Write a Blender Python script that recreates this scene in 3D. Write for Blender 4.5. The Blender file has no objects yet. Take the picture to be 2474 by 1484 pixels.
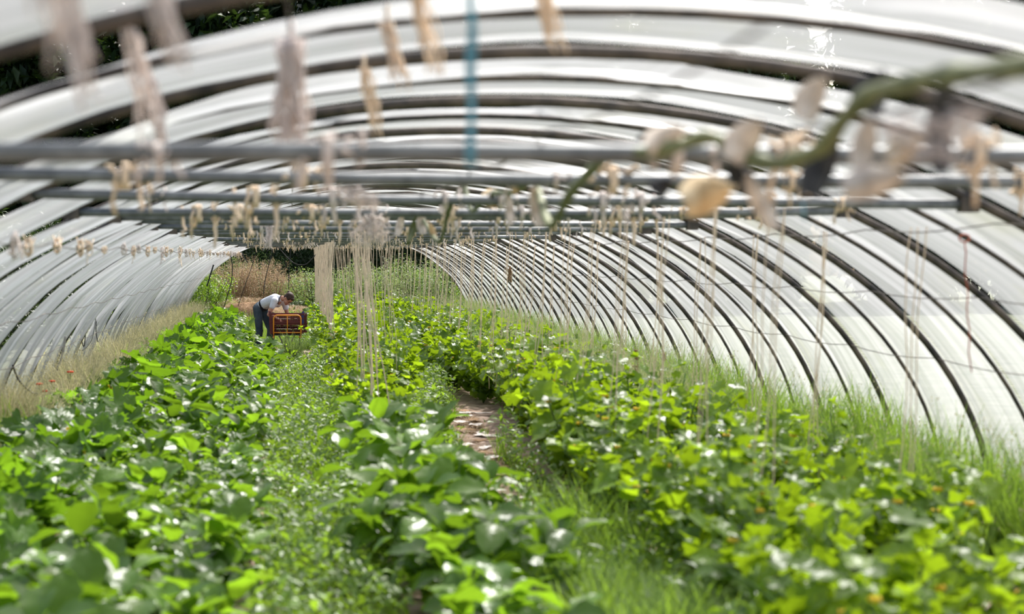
import bpy, math, random
import numpy as np
from mathutils import Vector, Matrix
PI = math.pi
random.seed(7)
RNG = np.random.default_rng(11)
sc = bpy.context.scene
COL = sc.collection
# ---------------------------------------------------------------- camera, sky, sun, exposure
CAMZ = 1.89
FPX = 4300.0
VPX, VPY = 705.0, 620.0
cam_d = bpy.data.cameras.new('camera')
cam = bpy.data.objects.new('camera', cam_d)
COL.objects.link(cam)
cam_d.sensor_width = 36.0
cam_d.lens = FPX / 2474 * 36.0
YAW = math.atan((1237 - VPX) / FPX)
PITCH = -math.atan((742 - VPY) / FPX)
cam.location = (0, 0, CAMZ)
cam.rotation_euler = (PI / 2 + PITCH, 0, -YAW)
cam_d.clip_end = 400
cam_d.dof.use_dof = True
cam_d.dof.focus_distance = 34.0
cam_d.dof.aperture_fstop = 1.9
cam_d.dof.aperture_blades = 9
sc.camera = cam

world = bpy.data.worlds.new('sky')
sc.world = world
world.use_nodes = True
wn = world.node_tree
wn.nodes.clear()
sky = wn.nodes.new('ShaderNodeTexSky')
sky.sky_type = 'NISHITA'
sky.sun_disc = False
sky.sun_elevation = math.radians(52)
sky.sun_rotation = math.radians(28)
sky.air_density = 1.0
sky.dust_density = 5.0
sky.ozone_density = 1.0
bg = wn.nodes.new('ShaderNodeBackground')
bg.inputs[1].default_value = 0.22
wo = wn.nodes.new('ShaderNodeOutputWorld')
wn.links.new(sky.outputs[0], bg.inputs[0])
wn.links.new(bg.outputs[0], wo.inputs[0])

sun_d = bpy.data.lights.new('sun', 'SUN')
sun_d.energy = 7.6
sun_d.angle = math.radians(1.0)
sun_d.color = (1.0, 0.975, 0.94)
sun = bpy.data.objects.new('sun', sun_d)
COL.objects.link(sun)
SUN_AZ, SUN_EL = math.radians(28), math.radians(52)      # azimuth clockwise from the tunnel axis
sdir = Vector((math.sin(SUN_AZ) * math.cos(SUN_EL), math.cos(SUN_AZ) * math.cos(SUN_EL), math.sin(SUN_EL)))
sun.rotation_euler = sdir.to_track_quat('Z', 'Y').to_euler()
sun.location = (10, 20, 30)

sc.view_settings.view_transform = 'Standard'
sc.view_settings.look = 'None'
sc.view_settings.gamma = 1
sc.view_settings.use_curve_mapping = False
sc.view_settings.exposure = 0.17
sc.cycles.max_bounces = 10
sc.cycles.transparent_max_bounces = 24
sc.cycles.transmission_bounces = 8
sc.cycles.diffuse_bounces = 4
sc.cycles.sample_clamp_indirect = 6

# unprojection: pixel of the 2474 x 1484 frame at depth Y along the tunnel -> world point
def at(px, py, Y):
    dx, dy = (px - 1237) / FPX, (742 - py) / FPX
    d = Vector((dx, 1, dy))
    d = Matrix.Rotation(PITCH, 3, 'X') @ d
    d = Matrix.Rotation(-YAW, 3, 'Z') @ d
    return Vector((0, 0, CAMZ)) + d * (Y / d.y)

# ---------------------------------------------------------------- materials
def new_mat(name):
    m = bpy.data.materials.new(name)
    m.use_nodes = True
    m.node_tree.nodes.clear()
    return m, m.node_tree.nodes, m.node_tree.links

def node(N, t, **kw):
    n = N.new(t)
    for k, v in kw.items():
        if k in n.inputs.keys():
            n.inputs[k].default_value = v
        else:
            setattr(n, k, v)
    return n

def surf_mat(name, c1, c2, scale=20, rough=0.6, metal=0.0, bump=0.15, spec=0.4, transl=0.0, stretch=(1, 1, 1), coat=0.0):
    m, N, L = new_mat(name)
    tc = node(N, 'ShaderNodeTexCoord')
    mp = node(N, 'ShaderNodeMapping')
    mp.inputs['Scale'].default_value = stretch
    nz = node(N, 'ShaderNodeTexNoise', Scale=scale, Detail=5.0)
    cr = node(N, 'ShaderNodeValToRGB')
    cr.color_ramp.elements[0].position = .35
    cr.color_ramp.elements[1].position = .65
    cr.color_ramp.elements[0].color = (*c1, 1)
    cr.color_ramp.elements[1].color = (*c2, 1)
    bs = node(N, 'ShaderNodeBsdfPrincipled', Roughness=rough, Metallic=metal)
    bs.inputs['Specular IOR Level'].default_value = spec
    bs.inputs['Coat Weight'].default_value = coat
    bp = node(N, 'ShaderNodeBump', Strength=bump, Distance=0.01)
    out = node(N, 'ShaderNodeOutputMaterial')
    L.new(tc.outputs['Object'], mp.inputs[0]); L.new(mp.outputs[0], nz.inputs['Vector'])
    L.new(nz.outputs[0], cr.inputs[0]); L.new(cr.outputs[0], bs.inputs['Base Color'])
    L.new(nz.outputs[0], bp.inputs['Height']); L.new(bp.outputs[0], bs.inputs['Normal'])
    if transl > 0:
        tr = node(N, 'ShaderNodeBsdfTranslucent')
        mx = node(N, 'ShaderNodeMixShader', Fac=transl)
        L.new(cr.outputs[0], tr.inputs[0]); L.new(bs.outputs[0], mx.inputs[1]); L.new(tr.outputs[0], mx.inputs[2])
        L.new(mx.outputs[0], out.inputs[0])
    else:
        L.new(bs.outputs[0], out.inputs[0])
    return m

def leaf_mat(name, dark, light, transc, rough=0.38, transl=0.4, spec=0.6, coat=0.0):
    m, N, L = new_mat(name)
    at_ = node(N, 'ShaderNodeAttribute', attribute_name='tone')
    oi = node(N, 'ShaderNodeObjectInfo')
    ad = node(N, 'ShaderNodeMath', operation='MULTIPLY_ADD')
    ad.inputs[1].default_value = 0.3
    L.new(oi.outputs['Random'], ad.inputs[0]); L.new(at_.outputs['Fac'], ad.inputs[2])
    cr = node(N, 'ShaderNodeValToRGB')
    cr.color_ramp.elements[0].color = (*dark, 1)
    cr.color_ramp.elements[1].color = (*light, 1)
    cr.color_ramp.elements[1].position = 1.2 if False else 1.0
    L.new(ad.outputs[0], cr.inputs[0])
    cr2 = node(N, 'ShaderNodeValToRGB')
    cr2.color_ramp.elements[0].color = (*[c * .6 for c in transc], 1)
    cr2.color_ramp.elements[1].color = (*transc, 1)
    L.new(ad.outputs[0], cr2.inputs[0])
    tc = node(N, 'ShaderNodeTexCoord')
    nz = node(N, 'ShaderNodeTexNoise', Scale=45.0, Detail=3.0)
    L.new(tc.outputs['Object'], nz.inputs['Vector'])
    bp = node(N, 'ShaderNodeBump', Strength=0.35, Distance=0.012)
    L.new(nz.outputs[0], bp.inputs['Height'])
    bs = node(N, 'ShaderNodeBsdfPrincipled', Roughness=rough)
    bs.inputs['Specular IOR Level'].default_value = spec
    bs.inputs['Coat Weight'].default_value = coat
    bs.inputs['Coat Roughness'].default_value = 0.3
    L.new(cr.outputs[0], bs.inputs['Base Color']); L.new(bp.outputs[0], bs.inputs['Normal'])
    tr = node(N, 'ShaderNodeBsdfTranslucent')
    L.new(cr2.outputs[0], tr.inputs[0])
    mx = node(N, 'ShaderNodeMixShader', Fac=transl)
    out = node(N, 'ShaderNodeOutputMaterial')
    L.new(bs.outputs[0], mx.inputs[1]); L.new(tr.outputs[0], mx.inputs[2]); L.new(mx.outputs[0], out.inputs[0])
    return m

def film_mat():
    m, N, L = new_mat('milky_film')
    tc = node(N, 'ShaderNodeTexCoord')
    mp = node(N, 'ShaderNodeMapping')
    mp.inputs['Scale'].default_value = (.5, 9, .5)
    nz = node(N, 'ShaderNodeTexNoise', Scale=2.0, Detail=6.0)
    cr = node(N, 'ShaderNodeValToRGB')
    cr.color_ramp.elements[0].position = .3; cr.color_ramp.elements[1].position = .7
    cr.color_ramp.elements[0].color = (.46, .475, .47, 1); cr.color_ramp.elements[1].color = (.63, .645, .655, 1)
    L.new(tc.outputs['Object'], mp.inputs[0]); L.new(mp.outputs[0], nz.inputs['Vector']); L.new(nz.outputs[0], cr.inputs[0])
    # algae film, patchy
    nz2 = node(N, 'ShaderNodeTexNoise', Scale=1.3, Detail=6.0)
    L.new(tc.outputs['Object'], nz2.inputs['Vector'])
    mr = node(N, 'ShaderNodeMapRange'); mr.inputs[1].default_value = .58; mr.inputs[2].default_value = .8; mr.inputs[4].default_value = .45
    L.new(nz2.outputs[0], mr.inputs[0])
    mc = node(N, 'ShaderNodeMixRGB'); mc.inputs[2].default_value = (.46, .47, .28, 1)
    L.new(mr.outputs[0], mc.inputs[0]); L.new(cr.outputs[0], mc.inputs[1])
    bp = node(N, 'ShaderNodeBump', Strength=0.5, Distance=0.02)
    L.new(nz.outputs[0], bp.inputs['Height'])
    tl = node(N, 'ShaderNodeBsdfTranslucent'); df = node(N, 'ShaderNodeBsdfDiffuse')
    tp = node(N, 'ShaderNodeBsdfTransparent'); gl = node(N, 'ShaderNodeBsdfGlossy', Roughness=0.27)
    L.new(mc.outputs[0], tl.inputs[0]); L.new(mc.outputs[0], df.inputs[0]); L.new(bp.outputs[0], gl.inputs['Normal'])
    a = node(N, 'ShaderNodeMixShader', Fac=0.30); L.new(tl.outputs[0], a.inputs[1]); L.new(df.outputs[0], a.inputs[2])
    b = node(N, 'ShaderNodeMixShader', Fac=0.44); L.new(a.outputs[0], b.inputs[1]); L.new(tp.outputs[0], b.inputs[2])
    lw = node(N, 'ShaderNodeLayerWeight', Blend=0.5)
    pw = node(N, 'ShaderNodeMath', operation='POWER'); pw.inputs[1].default_value = 5.0
    fr = node(N, 'ShaderNodeMath', operation='MULTIPLY_ADD'); fr.inputs[1].default_value = .45; fr.inputs[2].default_value = .04
    L.new(lw.outputs['Facing'], pw.inputs[0]); L.new(pw.outputs[0], fr.inputs[0])
    g = node(N, 'ShaderNodeMixShader'); L.new(fr.outputs[0], g.inputs[0]); L.new(b.outputs[0], g.inputs[1]); L.new(gl.outputs[0], g.inputs[2])
    out = node(N, 'ShaderNodeOutputMaterial'); L.new(g.outputs[0], out.inputs[0])
    return m

M = dict(
    film=film_mat(),
    steel=surf_mat('galvanised_steel', (.14, .15, .155), (.25, .265, .27), 14, .5, .35, .05),
    hoop=surf_mat('weathered_hoop', (.030, .028, .027), (.15, .12, .095), 7, .6, .2, .1),
    soil=surf_mat('soil', (.20, .13, .095), (.42, .31, .24), 6, .95, 0, .6),
    field=surf_mat('dry_field', (.09, .11, .06), (.18, .19, .13), 2, .95, 0, .5),
    twine=surf_mat('beige_twine', (.76, .58, .41), (.92, .75, .56), 90, .9, 0, .3, .1),
    pinktwine=surf_mat('pale_pink_twine', (.78, .67, .61), (.93, .85, .79), 70, .9, 0, .3, .1, .2),
    blue=surf_mat('blue_cord', (.10, .33, .42), (.18, .45, .55), 20, .6, 0, .1, .3, .2),
    red=surf_mat('red_cord', (.35, .06, .03), (.50, .12, .06), 20, .6, 0, .1),
    black=surf_mat('black_rubber', (.012, .012, .013), (.03, .03, .03), 30, .5, 0, .1),
    greyhose=surf_mat('grey_hose', (.35, .33, .31), (.48, .46, .43), 30, .5, 0, .1),
    olive=surf_mat('olive_hose', (.11, .13, .055), (.22, .24, .11), 14, .6, 0, .2),
    bleached=surf_mat('bleached_husk', (.62, .52, .42), (.85, .76, .66), 25, .8, 0, .4, .2, .25),
    ochre=surf_mat('ochre_husk', (.62, .45, .24), (.85, .72, .50), 15, .8, 0, .4, .2, .3),
    straw=surf_mat('straw', (.42, .33, .22), (.68, .56, .40), 30, .85, 0, .3, .15, .2),
    drybrown=surf_mat('dry_brown', (.24, .14, .07), (.45, .30, .18), 25, .85, 0, .3, .15, .2),
    mulch=surf_mat('white_mulch', (.52, .43, .38), (.80, .72, .66), 12, .7, 0, .4),
    stem=surf_mat('green_stem', (.12, .22, .05), (.25, .38, .10), 30, .6, 0, .1, .4, .2),
    yellow=surf_mat('yellow_petal', (.85, .55, .02), (.95, .75, .08), 30, .6, 0, .1, .3, .3),
    poppy=surf_mat('poppy_petal', (.75, .08, .02), (.85, .15, .04), 30, .6, 0, .1, .3, .3),
    bark=surf_mat('bark', (.06, .045, .03), (.13, .10, .07), 12, .9, 0, .6),
    shirt=surf_mat('white_cotton', (.68, .70, .76), (.76, .78, .83), 25, .9, 0, .2, .1),
    collar=surf_mat('dark_edging', (.03, .02, .02), (.05, .04, .04), 25, .9),
    jeans=surf_mat('faded_denim', (.035, .055, .075), (.095, .12, .14), 5, .9, 0, .3, .1),
    belt=surf_mat('dark_waistband', (.008, .009, .014), (.018, .018, .025), 25, .9),
    skin=surf_mat('skin', (.50, .25, .16), (.58, .30, .20), 20, .5, 0, .05, .4),
    hair=surf_mat('dark_brown_hair', (.022, .011, .007), (.07, .036, .022), 40, .65, 0, .4, .3, 0, (1, 6, 1)),
    eye=surf_mat('eye', (.02, .015, .01), (.03, .02, .015), 40, .2),
    lip=surf_mat('lips', (.40, .12, .10), (.46, .15, .12), 40, .5),
    shoe=surf_mat('dark_boot', (.02, .018, .015), (.05, .04, .03), 20, .7),
    crate=surf_mat('maroon_plastic', (.085, .012, .014), (.14, .02, .02), 20, .35, 0, .05, .5),
    crateblue=surf_mat('blue_plastic', (.02, .03, .12), (.03, .04, .16), 20, .35),
    orange=surf_mat('orange_paint', (.75, .27, .015), (.85, .36, .03), 20, .4, 0, .05, .5),
    tyre=surf_mat('tyre_rubber', (.02, .02, .02), (.04, .04, .04), 30, .8, 0, .4),
    greymetal=surf_mat('grey_metal', (.25, .25, .26), (.36, .36, .37), 20, .5, .6),
    zuc=leaf_mat('zucchini_leaf', (.028, .085, .008), (.11, .22, .014), (.27, .52, .02), .34, .47, .45),
    egg=leaf_mat('aubergine_leaf', (.035, .095, .012), (.12, .23, .016), (.29, .52, .02), .31, .45, .52),
    cuc=leaf_mat('cucumber_leaf', (.04, .11, .010), (.17, .29, .014), (.40, .60, .015), .34, .48, .45),
    weed=leaf_mat('weed_leaf', (.045, .12, .012), (.17, .30, .03), (.34, .55, .03), .42, .44),
    grass=leaf_mat('grass_blade', (.09, .19, .02), (.24, .37, .05), (.36, .56, .05), .5, .45),
    drygrass=leaf_mat('oat_grass', (.30, .30, .13), (.60, .53, .34), (.60, .56, .30), .6, .35, .3),
    palegrass=leaf_mat('pale_green_grass', (.20, .26, .10), (.48, .50, .26), (.50, .58, .25), .6, .4, .3),
    reddry=leaf_mat('dry_reddish_grass', (.30, .21, .12), (.60, .46, .29), (.52, .38, .22), .6, .35, .3),
    tree=leaf_mat('dark_tree_leaf', (.010, .025, .006), (.035, .065, .014), (.06, .11, .015), .5, .2, .3),
    bush=leaf_mat('bush_leaf', (.06, .14, .03), (.20, .30, .09), (.35, .48, .12), .5, .4, .4),
)

# ---------------------------------------------------------------- mesh helpers
def mesh_np(name, verts, faces, mat, tone=None, smooth=True):
    """verts (n,3); faces (m,k) uniform"""
    me = bpy.data.meshes.new(name)
    verts = np.asarray(verts, np.float32); faces = np.asarray(faces, np.int32)
    me.vertices.add(len(verts)); me.vertices.foreach_set('co', verts.ravel())
    k = faces.shape[1]
    me.loops.add(faces.size); me.loops.foreach_set('vertex_index', faces.ravel())
    me.polygons.add(len(faces))
    me.polygons.foreach_set('loop_start', np.arange(0, faces.size, k, dtype=np.int32))
    me.polygons.foreach_set('loop_total', np.full(len(faces), k, np.int32))
    me.polygons.foreach_set('use_smooth', np.full(len(faces), smooth))
    if tone is not None:
        a = me.attributes.new('tone', 'FLOAT', 'POINT')
        a.data.foreach_set('value', np.asarray(tone, np.float32))
    me.materials.append(mat)
    me.update(calc_edges=True)
    return me

class MB:
    def __init__(s): s.v, s.f = [], []
    def add(s, vs, fs):
        o = len(s.v); s.v += [tuple(p) for p in vs]; s.f += [tuple(i + o for i in q) for q in fs]
    def box(s, c, d, rot=None):
        R = rot or Matrix.Identity(3); c = Vector(c)
        vs = [c + R @ Vector((x * d[0] / 2, y * d[1] / 2, z * d[2] / 2)) for x in (-1, 1) for y in (-1, 1) for z in (-1, 1)]
        s.add(vs, [(0, 1, 3, 2), (4, 6, 7, 5), (0, 4, 5, 1), (2, 3, 7, 6), (0, 2, 6, 4), (1, 5, 7, 3)])
    def tube(s, pts, r, n=8, cap=True, closed=False):
        pts = [Vector(p) for p in pts]; m = len(pts)
        rs = r if isinstance(r, (list, tuple)) else [r] * m
        vs, fs = [], []; up = None
        for i, p in enumerate(pts):
            a = pts[(i - 1) % m] if (i > 0 or closed) else p
            b = pts[(i + 1) % m] if (i < m - 1 or closed) else p
            t = (b - a).normalized() if (b - a).length > 1e-9 else Vector((0, 0, 1))
            if up is None: up = Vector((0, 0, 1)) if abs(t.z) < .9 else Vector((1, 0, 0))
            u = (up - t * up.dot(t))
            u = u.normalized() if u.length > 1e-6 else t.orthogonal().normalized()
            w = t.cross(u); up = u
            for k in range(n):
                q = 2 * PI * k / n
                vs.append(p + (u * math.cos(q) + w * math.sin(q)) * rs[i])
        for i in range(m if closed else m - 1):
            j = (i + 1) % m
            for k in range(n):
                l = (k + 1) % n
                fs.append((i * n + k, i * n + l, j * n + l, j * n + k))
        if cap and not closed:
            fs.append(tuple(range(n - 1, -1, -1))); fs.append(tuple(range((m - 1) * n, m * n)))
        s.add(vs, fs)
    def ell(s, c, r, rot=None, nu=12, nv=8):
        R = rot or Matrix.Identity(3); c = Vector(c); vs, fs = [], []
        vs.append(c + R @ Vector((0, 0, -r[2])))
        for j in range(1, nv):
            ph = -PI / 2 + PI * j / nv
            for i in range(nu):
                q = 2 * PI * i / nu
                vs.append(c + R @ Vector((r[0] * math.cos(ph) * math.cos(q), r[1] * math.cos(ph) * math.sin(q), r[2] * math.sin(ph))))
        vs.append(c + R @ Vector((0, 0, r[2])))
        for i in range(nu): fs.append((0, 1 + (i + 1) % nu, 1 + i))
        for j in range(nv - 2):
            for i in range(nu):
                a = 1 + j * nu + i; b = 1 + j * nu + (i + 1) % nu
                fs.append((a, b, b + nu, a + nu))
        l = len(vs) - 1; o = 1 + (nv - 2) * nu
        for i in range(nu): fs.append((l, o + i, o + (i + 1) % nu))
        s.add(vs, fs)
    def capsule(s, a, b, ra, rb, n=12):
        a, b = Vector(a), Vector(b); s.ell(a, (ra,) * 3, None, n, 8); s.ell(b, (rb,) * 3, None, n, 8)
        s.tube([a, b], [ra, rb], n)
    def mesh(s, name, mat, smooth=True):
        me = bpy.data.meshes.new(name); me.from_pydata(s.v, [], s.f)
        for p in me.polygons: p.use_smooth = smooth
        me.materials.append(mat); me.update(); return me
    def build(s, name, mat, parent=None, smooth=True):
        return link(name, s.mesh(name, mat, smooth), parent)

def link(name, data, parent=None):
    o = bpy.data.objects.new(name, data); COL.objects.link(o)
    if parent: o.parent = parent
    return o

def tag(o, label=None, cat=None, group=None, kind=None):
    if label: o['label'] = label
    if cat: o['category'] = cat
    if group: o['group'] = group
    if kind: o['kind'] = kind
    return o

def empty(name, loc=(0, 0, 0), rz=0):
    o = bpy.data.objects.new(name, None); COL.objects.link(o)
    o.location = loc; o.rotation_euler = (0, 0, rz); o.empty_display_size = .1
    return o

def copy_tree(o, parent=None):
    c = o.copy(); COL.objects.link(c); c.parent = parent
    for ch in list(o.children): copy_tree(ch, c)
    return c

ONES = 'first second third fourth fifth sixth seventh eighth ninth tenth eleventh twelfth thirteenth fourteenth fifteenth sixteenth seventeenth eighteenth nineteenth'.split()
def ordinal(n):
    if n < 20: return ONES[n - 1]
    t = {2: 'twenty', 3: 'thirty', 4: 'forty', 5: 'fifty', 6: 'sixty', 7: 'seventy', 8: 'eighty', 9: 'ninety'}[n // 10]
    return (t[:-1] + 'ieth') if n % 10 == 0 else t + '-' + ONES[n % 10 - 1]

# ---------------------------------------------------------------- tunnel profile
CX, EA, EB = 1.02, 4.05, 2.67
Y0, STEP, NH = 2.3, 2.0, 25
BARZ = CAMZ + 0.27
def prof(t, inset=0.0):      # t 0 = left foot, pi = right foot
    return Vector((CX - (EA - inset) * math.cos(t), 0, (EB - inset) * math.sin(t)))
def roof_z(x):
    u = (x - CX) / EA
    return EB * math.sqrt(max(0, 1 - u * u))
HY = [Y0 + STEP * i for i in range(NH)]
YEND = HY[-1]

# ---------------------------------------------------------------- ground
def grid_mesh(name, x0, x1, y0, y1, nx, ny, zf, mat):
    xs, ys = np.linspace(x0, x1, nx), np.linspace(y0, y1, ny)
    X, Yg = np.meshgrid(xs, ys); Z = zf(X, Yg)
    v = np.stack([X, Yg, Z], -1).reshape(-1, 3)
    i = np.arange(nx * ny).reshape(ny, nx)
    f = np.stack([i[:-1, :-1], i[:-1, 1:], i[1:, 1:], i[1:, :-1]], -1).reshape(-1, 4)
    return mesh_np(name, v, f, mat)
g = link('ground', grid_mesh('ground', -90, 90, -20, 170, 60, 60, lambda x, y: -0.02 + 0 * x, M['field']))
tag(g, 'dry grassy field outside and around the plastic tunnel', 'ground', kind='structure')
def soilz(x, y):
    return .02 * np.sin(x * 5.1 + 1) * np.sin(y * 1.7) + .012 * np.sin(x * 17 + y * 9) + .025
fl = link('floor', grid_mesh('floor', CX - EA + .02, CX + EA - .02, 0, YEND, 90, 420, soilz, M['soil']))
tag(fl, 'brown soil bed of the tunnel under the crops', 'ground', kind='structure')

# ---------------------------------------------------------------- hoops with crossbars, plastic cover strips
NT = 56
def make_hoop(i, y):
    e = empty('tunnel_hoop', (CX, y, 0))
    tag(e, f'steel hoop with horizontal crossbar holding the plastic, {ordinal(i+1)} from the camera', 'greenhouse hoop', 'hoops of the tunnel')
    mb = MB()
    mb.tube([prof(PI * k / NT, .05) - Vector((CX, 0, 0)) - Vector((0, 0, .0)) for k in range(NT + 1)], .024, 10)
    mb.build('hoop_tube', M['hoop'], e)
    if i == 0:
        e['label'] = 'steel hoop closest to the camera, the only thick one without a crossbar'
        return e
    zb = BARZ - .012 * math.sin(i * 2.1)
    half = (EA - .05) * math.sqrt(1 - (zb / (EB - .05)) ** 2)
    mb = MB(); tilt = .02 * math.sin(i * 1.7)
    mb.tube([(-half, 0, zb - tilt), (-half * .33, 0, zb - .008), (half * .33, 0, zb - .008), (half, 0, zb + tilt)], .024, 10)
    mb.build('crossbar', M['steel'], e)
    for sgn in (-1, 1):
        mb = MB(); mb.box((sgn * (half - .03), 0, zb + sgn * tilt), (.09, .075, .075)); mb.box((sgn * (half - .03), 0, zb + sgn * tilt + .05), (.02, .02, .07))
        mb.build('clamp', M['hoop'], e, False)
    return e
for i, y in enumerate(HY): make_hoop(i, y)
MID = .98
for i, y in enumerate(HY[:-1]):
    mb = MB(); mb.tube([prof(PI * k / NT, .045) - Vector((CX, 0, 0)) for k in range(NT + 1)], .015, 8)
    o = mb.build('slim_hoop', M['hoop']); o.location = (CX, y + MID, 0)
    tag(o, f'slim steel hoop without crossbar, just beyond the {ordinal(i+1)} crossbar from the camera', 'greenhouse hoop', 'slim hoops of the tunnel')

def cover(i, y0, y1, rr, half):
    nt, ny = 64, 18
    if half == 0: gapL, gapT, gapR = rr.uniform(.18, .65), rr.uniform(.40, .80), rr.uniform(.0, .07)
    else: gapL, gapT, gapR = rr.choice([0, rr.uniform(.03, .25)]), rr.uniform(-.01, .05), rr.uniform(.0, .05)
    p1, p2, p3 = rr.uniform(0, 6, 3)
    amp = rr.uniform(.7, 1.3); eL = rr.choice([.02, -.03, -.06, -.10])
    ph = rr.uniform(0, 6, 8); fr = rr.uniform(10, 75, 8)
    t = np.linspace(0, PI, nt)[:, None]; s = np.linspace(0, 1, ny)[None, :]
    side = t / PI
    if i < 5 and half == 0: gapL, gapT = rr.uniform(.5, .9), rr.uniform(.5, .95)
    gap = np.interp(side[:, 0], [0, .10, .22, .5, .72, .85, 1], [.01, gapL, gapL, gapT, gapR + .12 * gapT, gapR, .01])[:, None]
    gap = gap * (1 + .35 * np.sin(t * 7 + p1) + .15 * np.sin(t * 17 + p2))
    start = y0 + .012 + np.maximum(gap, 0)
    end = y1 + np.interp(side, [0, .05, .32, .42, 1], [.01, eL, eL, .02, .02]) + .02 * np.sin(t * 9 + p2) * (side < .35)
    y = start + (end - start) * s
    w = np.sin(PI * s) ** .8
    rip = sum(np.sin(y * f + p + .8 * np.sin(t * 3 + p)) / 8 for f, p in zip(fr, ph))
    ins = (.050 + .010 * side) * amp * w * (.55 + .45 * np.abs(np.sin(t * 9 + p3)) ** .6) + .022 * rip * w
    ins = ins + .03 * np.exp(-(s / .1) ** 2) * np.sin(t) * np.sin(t * 5 + p2)
    ins = ins + np.interp(side, [0, .30, .45, 1], [.055, .055, .0, .0])
    x = CX - (EA - ins) * np.cos(t); z = (EB - ins) * np.sin(t) - .02 * (t < .01)
    v = np.stack([x, y, z], -1).reshape(-1, 3)
    k = np.arange(nt * ny).reshape(nt, ny)
    f = np.stack([k[:-1, :-1], k[1:, :-1], k[1:, 1:], k[:-1, 1:]], -1).reshape(-1, 4)
    o = link('tunnel_cover', mesh_np('tunnel_cover', v, f, M['film']))
    tag(o, f'milky plastic cover strip arching just beyond the {ordinal(i+1)} {"slim" if half else "crossbar"} hoop from the camera', 'plastic cover', 'plastic cover strips of the tunnel', 'structure')
rr = np.random.default_rng(5)
for i in range(NH - 1):
    cover(i, HY[i], HY[i] + MID, rr, 0)
    cover(i, HY[i] + MID, HY[i + 1], rr, 1)

# ---------------------------------------------------------------- longitudinal wires
def wire(x, z, y0, y1, label, mat='hoop', r=.004, sag=.03):
    mb = MB(); pts = []
    y = y0
    while y <= y1 + 1e-6:
        ph = ((y - Y0) / STEP) % 1
        pts.append((x + .01 * math.sin(y * 1.3), y, z - sag * math.sin(PI * ph)))
        y += .5
    mb.tube(pts, r, 5)
    o = mb.build('wire', M[mat]); tag(o, label, 'wire', 'wires strung along the tunnel')
RW = {}
for (x, lab) in ((.62, 'steel wire strung above the aubergine row beside the aisle of the cart'), (1.15, 'steel wire strung over the plants just left of the soil path'),
                 (2.45, 'steel wire strung over the cucumber row right of the soil path'), (3.4, 'steel wire strung over the cucumber row next to the right plastic wall')):
    z = min(BARZ + .035, roof_z(x) - .11)
    RW[x] = z
    wire(x, z, Y0, YEND, lab)
for x, z, lab in ((-1.35, roof_z(-1.35) - .20, 'wire with old twine along the left plastic slope'), (-2.2, roof_z(-2.2) - .24, 'middle wire along the left plastic wall'), (-2.6, roof_z(-2.6) - .32, 'lowest wire along the left plastic wall'),
             (4.1, roof_z(4.1) - .09, 'upper wire along the right plastic wall'), (4.6, roof_z(4.6) - .09, 'lower wire along the right plastic wall'),
             (0.0, roof_z(0) - .10, 'wire under the plastic roof left of the ridge')):
    wire(x, z, Y0, YEND, lab, r=.0035)

# ---------------------------------------------------------------- leaf templates
def fan_leaf(outline, cup=.15, rings=(.5, 1.0), droop=.2, wave=.05, ws=5):
    """outline: list of (angle, radius), 0 = tip direction (+y). returns verts, tri faces, ring-based"""
    n = len(outline); v = [(0, 0, 0)]
    for r in rings:
        for a, R in outline:
            x, y = math.sin(a) * R * r, math.cos(a) * R * r
            q = r * R
            v.append((x, y, cup * abs(x) * 1.0 + cup * .4 * q * q - droop * max(y, 0) ** 2 + wave * q * math.sin(ws * a + 3 * q)))
    f = []
    for i in range(n): f.append((0, 1 + i, 1 + (i + 1) % n))
    for k in range(len(rings) - 1):
        for i in range(n):
            a, b = 1 + k * n + i, 1 + k * n + (i + 1) % n
            f.append((a, a + n, b + n)); f.append((a, b + n, b))
    return np.array(v, float), np.array(f, int)

def zuc_outline(n=40):
    o = []
    for i in range(n):
        a = -PI + 2 * PI * (i + .5) / n
        lobe = abs(math.cos(2.5 * a)) ** .8
        R = .55 + .45 * lobe
        if abs(a) > 2.7: R *= .45
        R *= 1 + (.09 if i % 2 else -.06)
        o.append((a, R))
    return o
def cuc_outline(n=24):
    o = []
    for i in range(n):
        a = -PI + 2 * PI * (i + .5) / n
        R = .85 + .11 * math.cos(5 * a)
        if abs(a) > 2.75: R *= .5
        R *= 1 + (.04 if i % 2 else -.03)
        o.append((a, R))
    return o
def egg_leaf():
    # elongated oval blade with wavy margin, base at origin, tip +y
    nu, nvv = 9, 5; v = []
    for i in range(nu):
        u = i / (nu - 1); w = .36 * math.sin(PI * min(1, u * .93 + .04)) ** .75 * (1 + .08 * math.sin(u * 16))
        if i == nu - 1: w = .01
        for j in range(nvv):
            s = -1 + 2 * j / (nvv - 1)
            v.append((s * w, u * 1.0, .16 * abs(s) * w * 2 - .28 * u * u + .03 * math.sin(u * 12 + s * 3) * abs(s)))
    f = []
    for i in range(nu - 1):
        for j in range(nvv - 1):
            a = i * nvv + j; f.append((a, a + 1, a + nvv + 1)); f.append((a, a + nvv + 1, a + nvv))
    return np.array(v), np.array(f)
def small_leaf():
    v = [(0, 0, 0), (-.22, .4, .08), (0, .5, 0), (.22, .4, .08), (0, 1, -.12)]
    f = [(0, 2, 1), (0, 3, 2), (1, 2, 4), (2, 3, 4)]
    return np.array(v), np.array(f)
def blade(nseg=4, w=.012, bend=.35):
    v, f = [], []
    for i in range(nseg + 1):
        u = i / nseg; ww = w * (1 - u ** 1.5) + .0008
        v += [(-ww, bend * u * u, u * (1 - .3 * bend * u)), (ww, bend * u * u, u * (1 - .3 * bend * u))]
    for i in range(nseg):
        a = 2 * i; f += [(a, a + 1, a + 3), (a, a + 3, a + 2)]
    return np.array(v), np.array(f)

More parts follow.
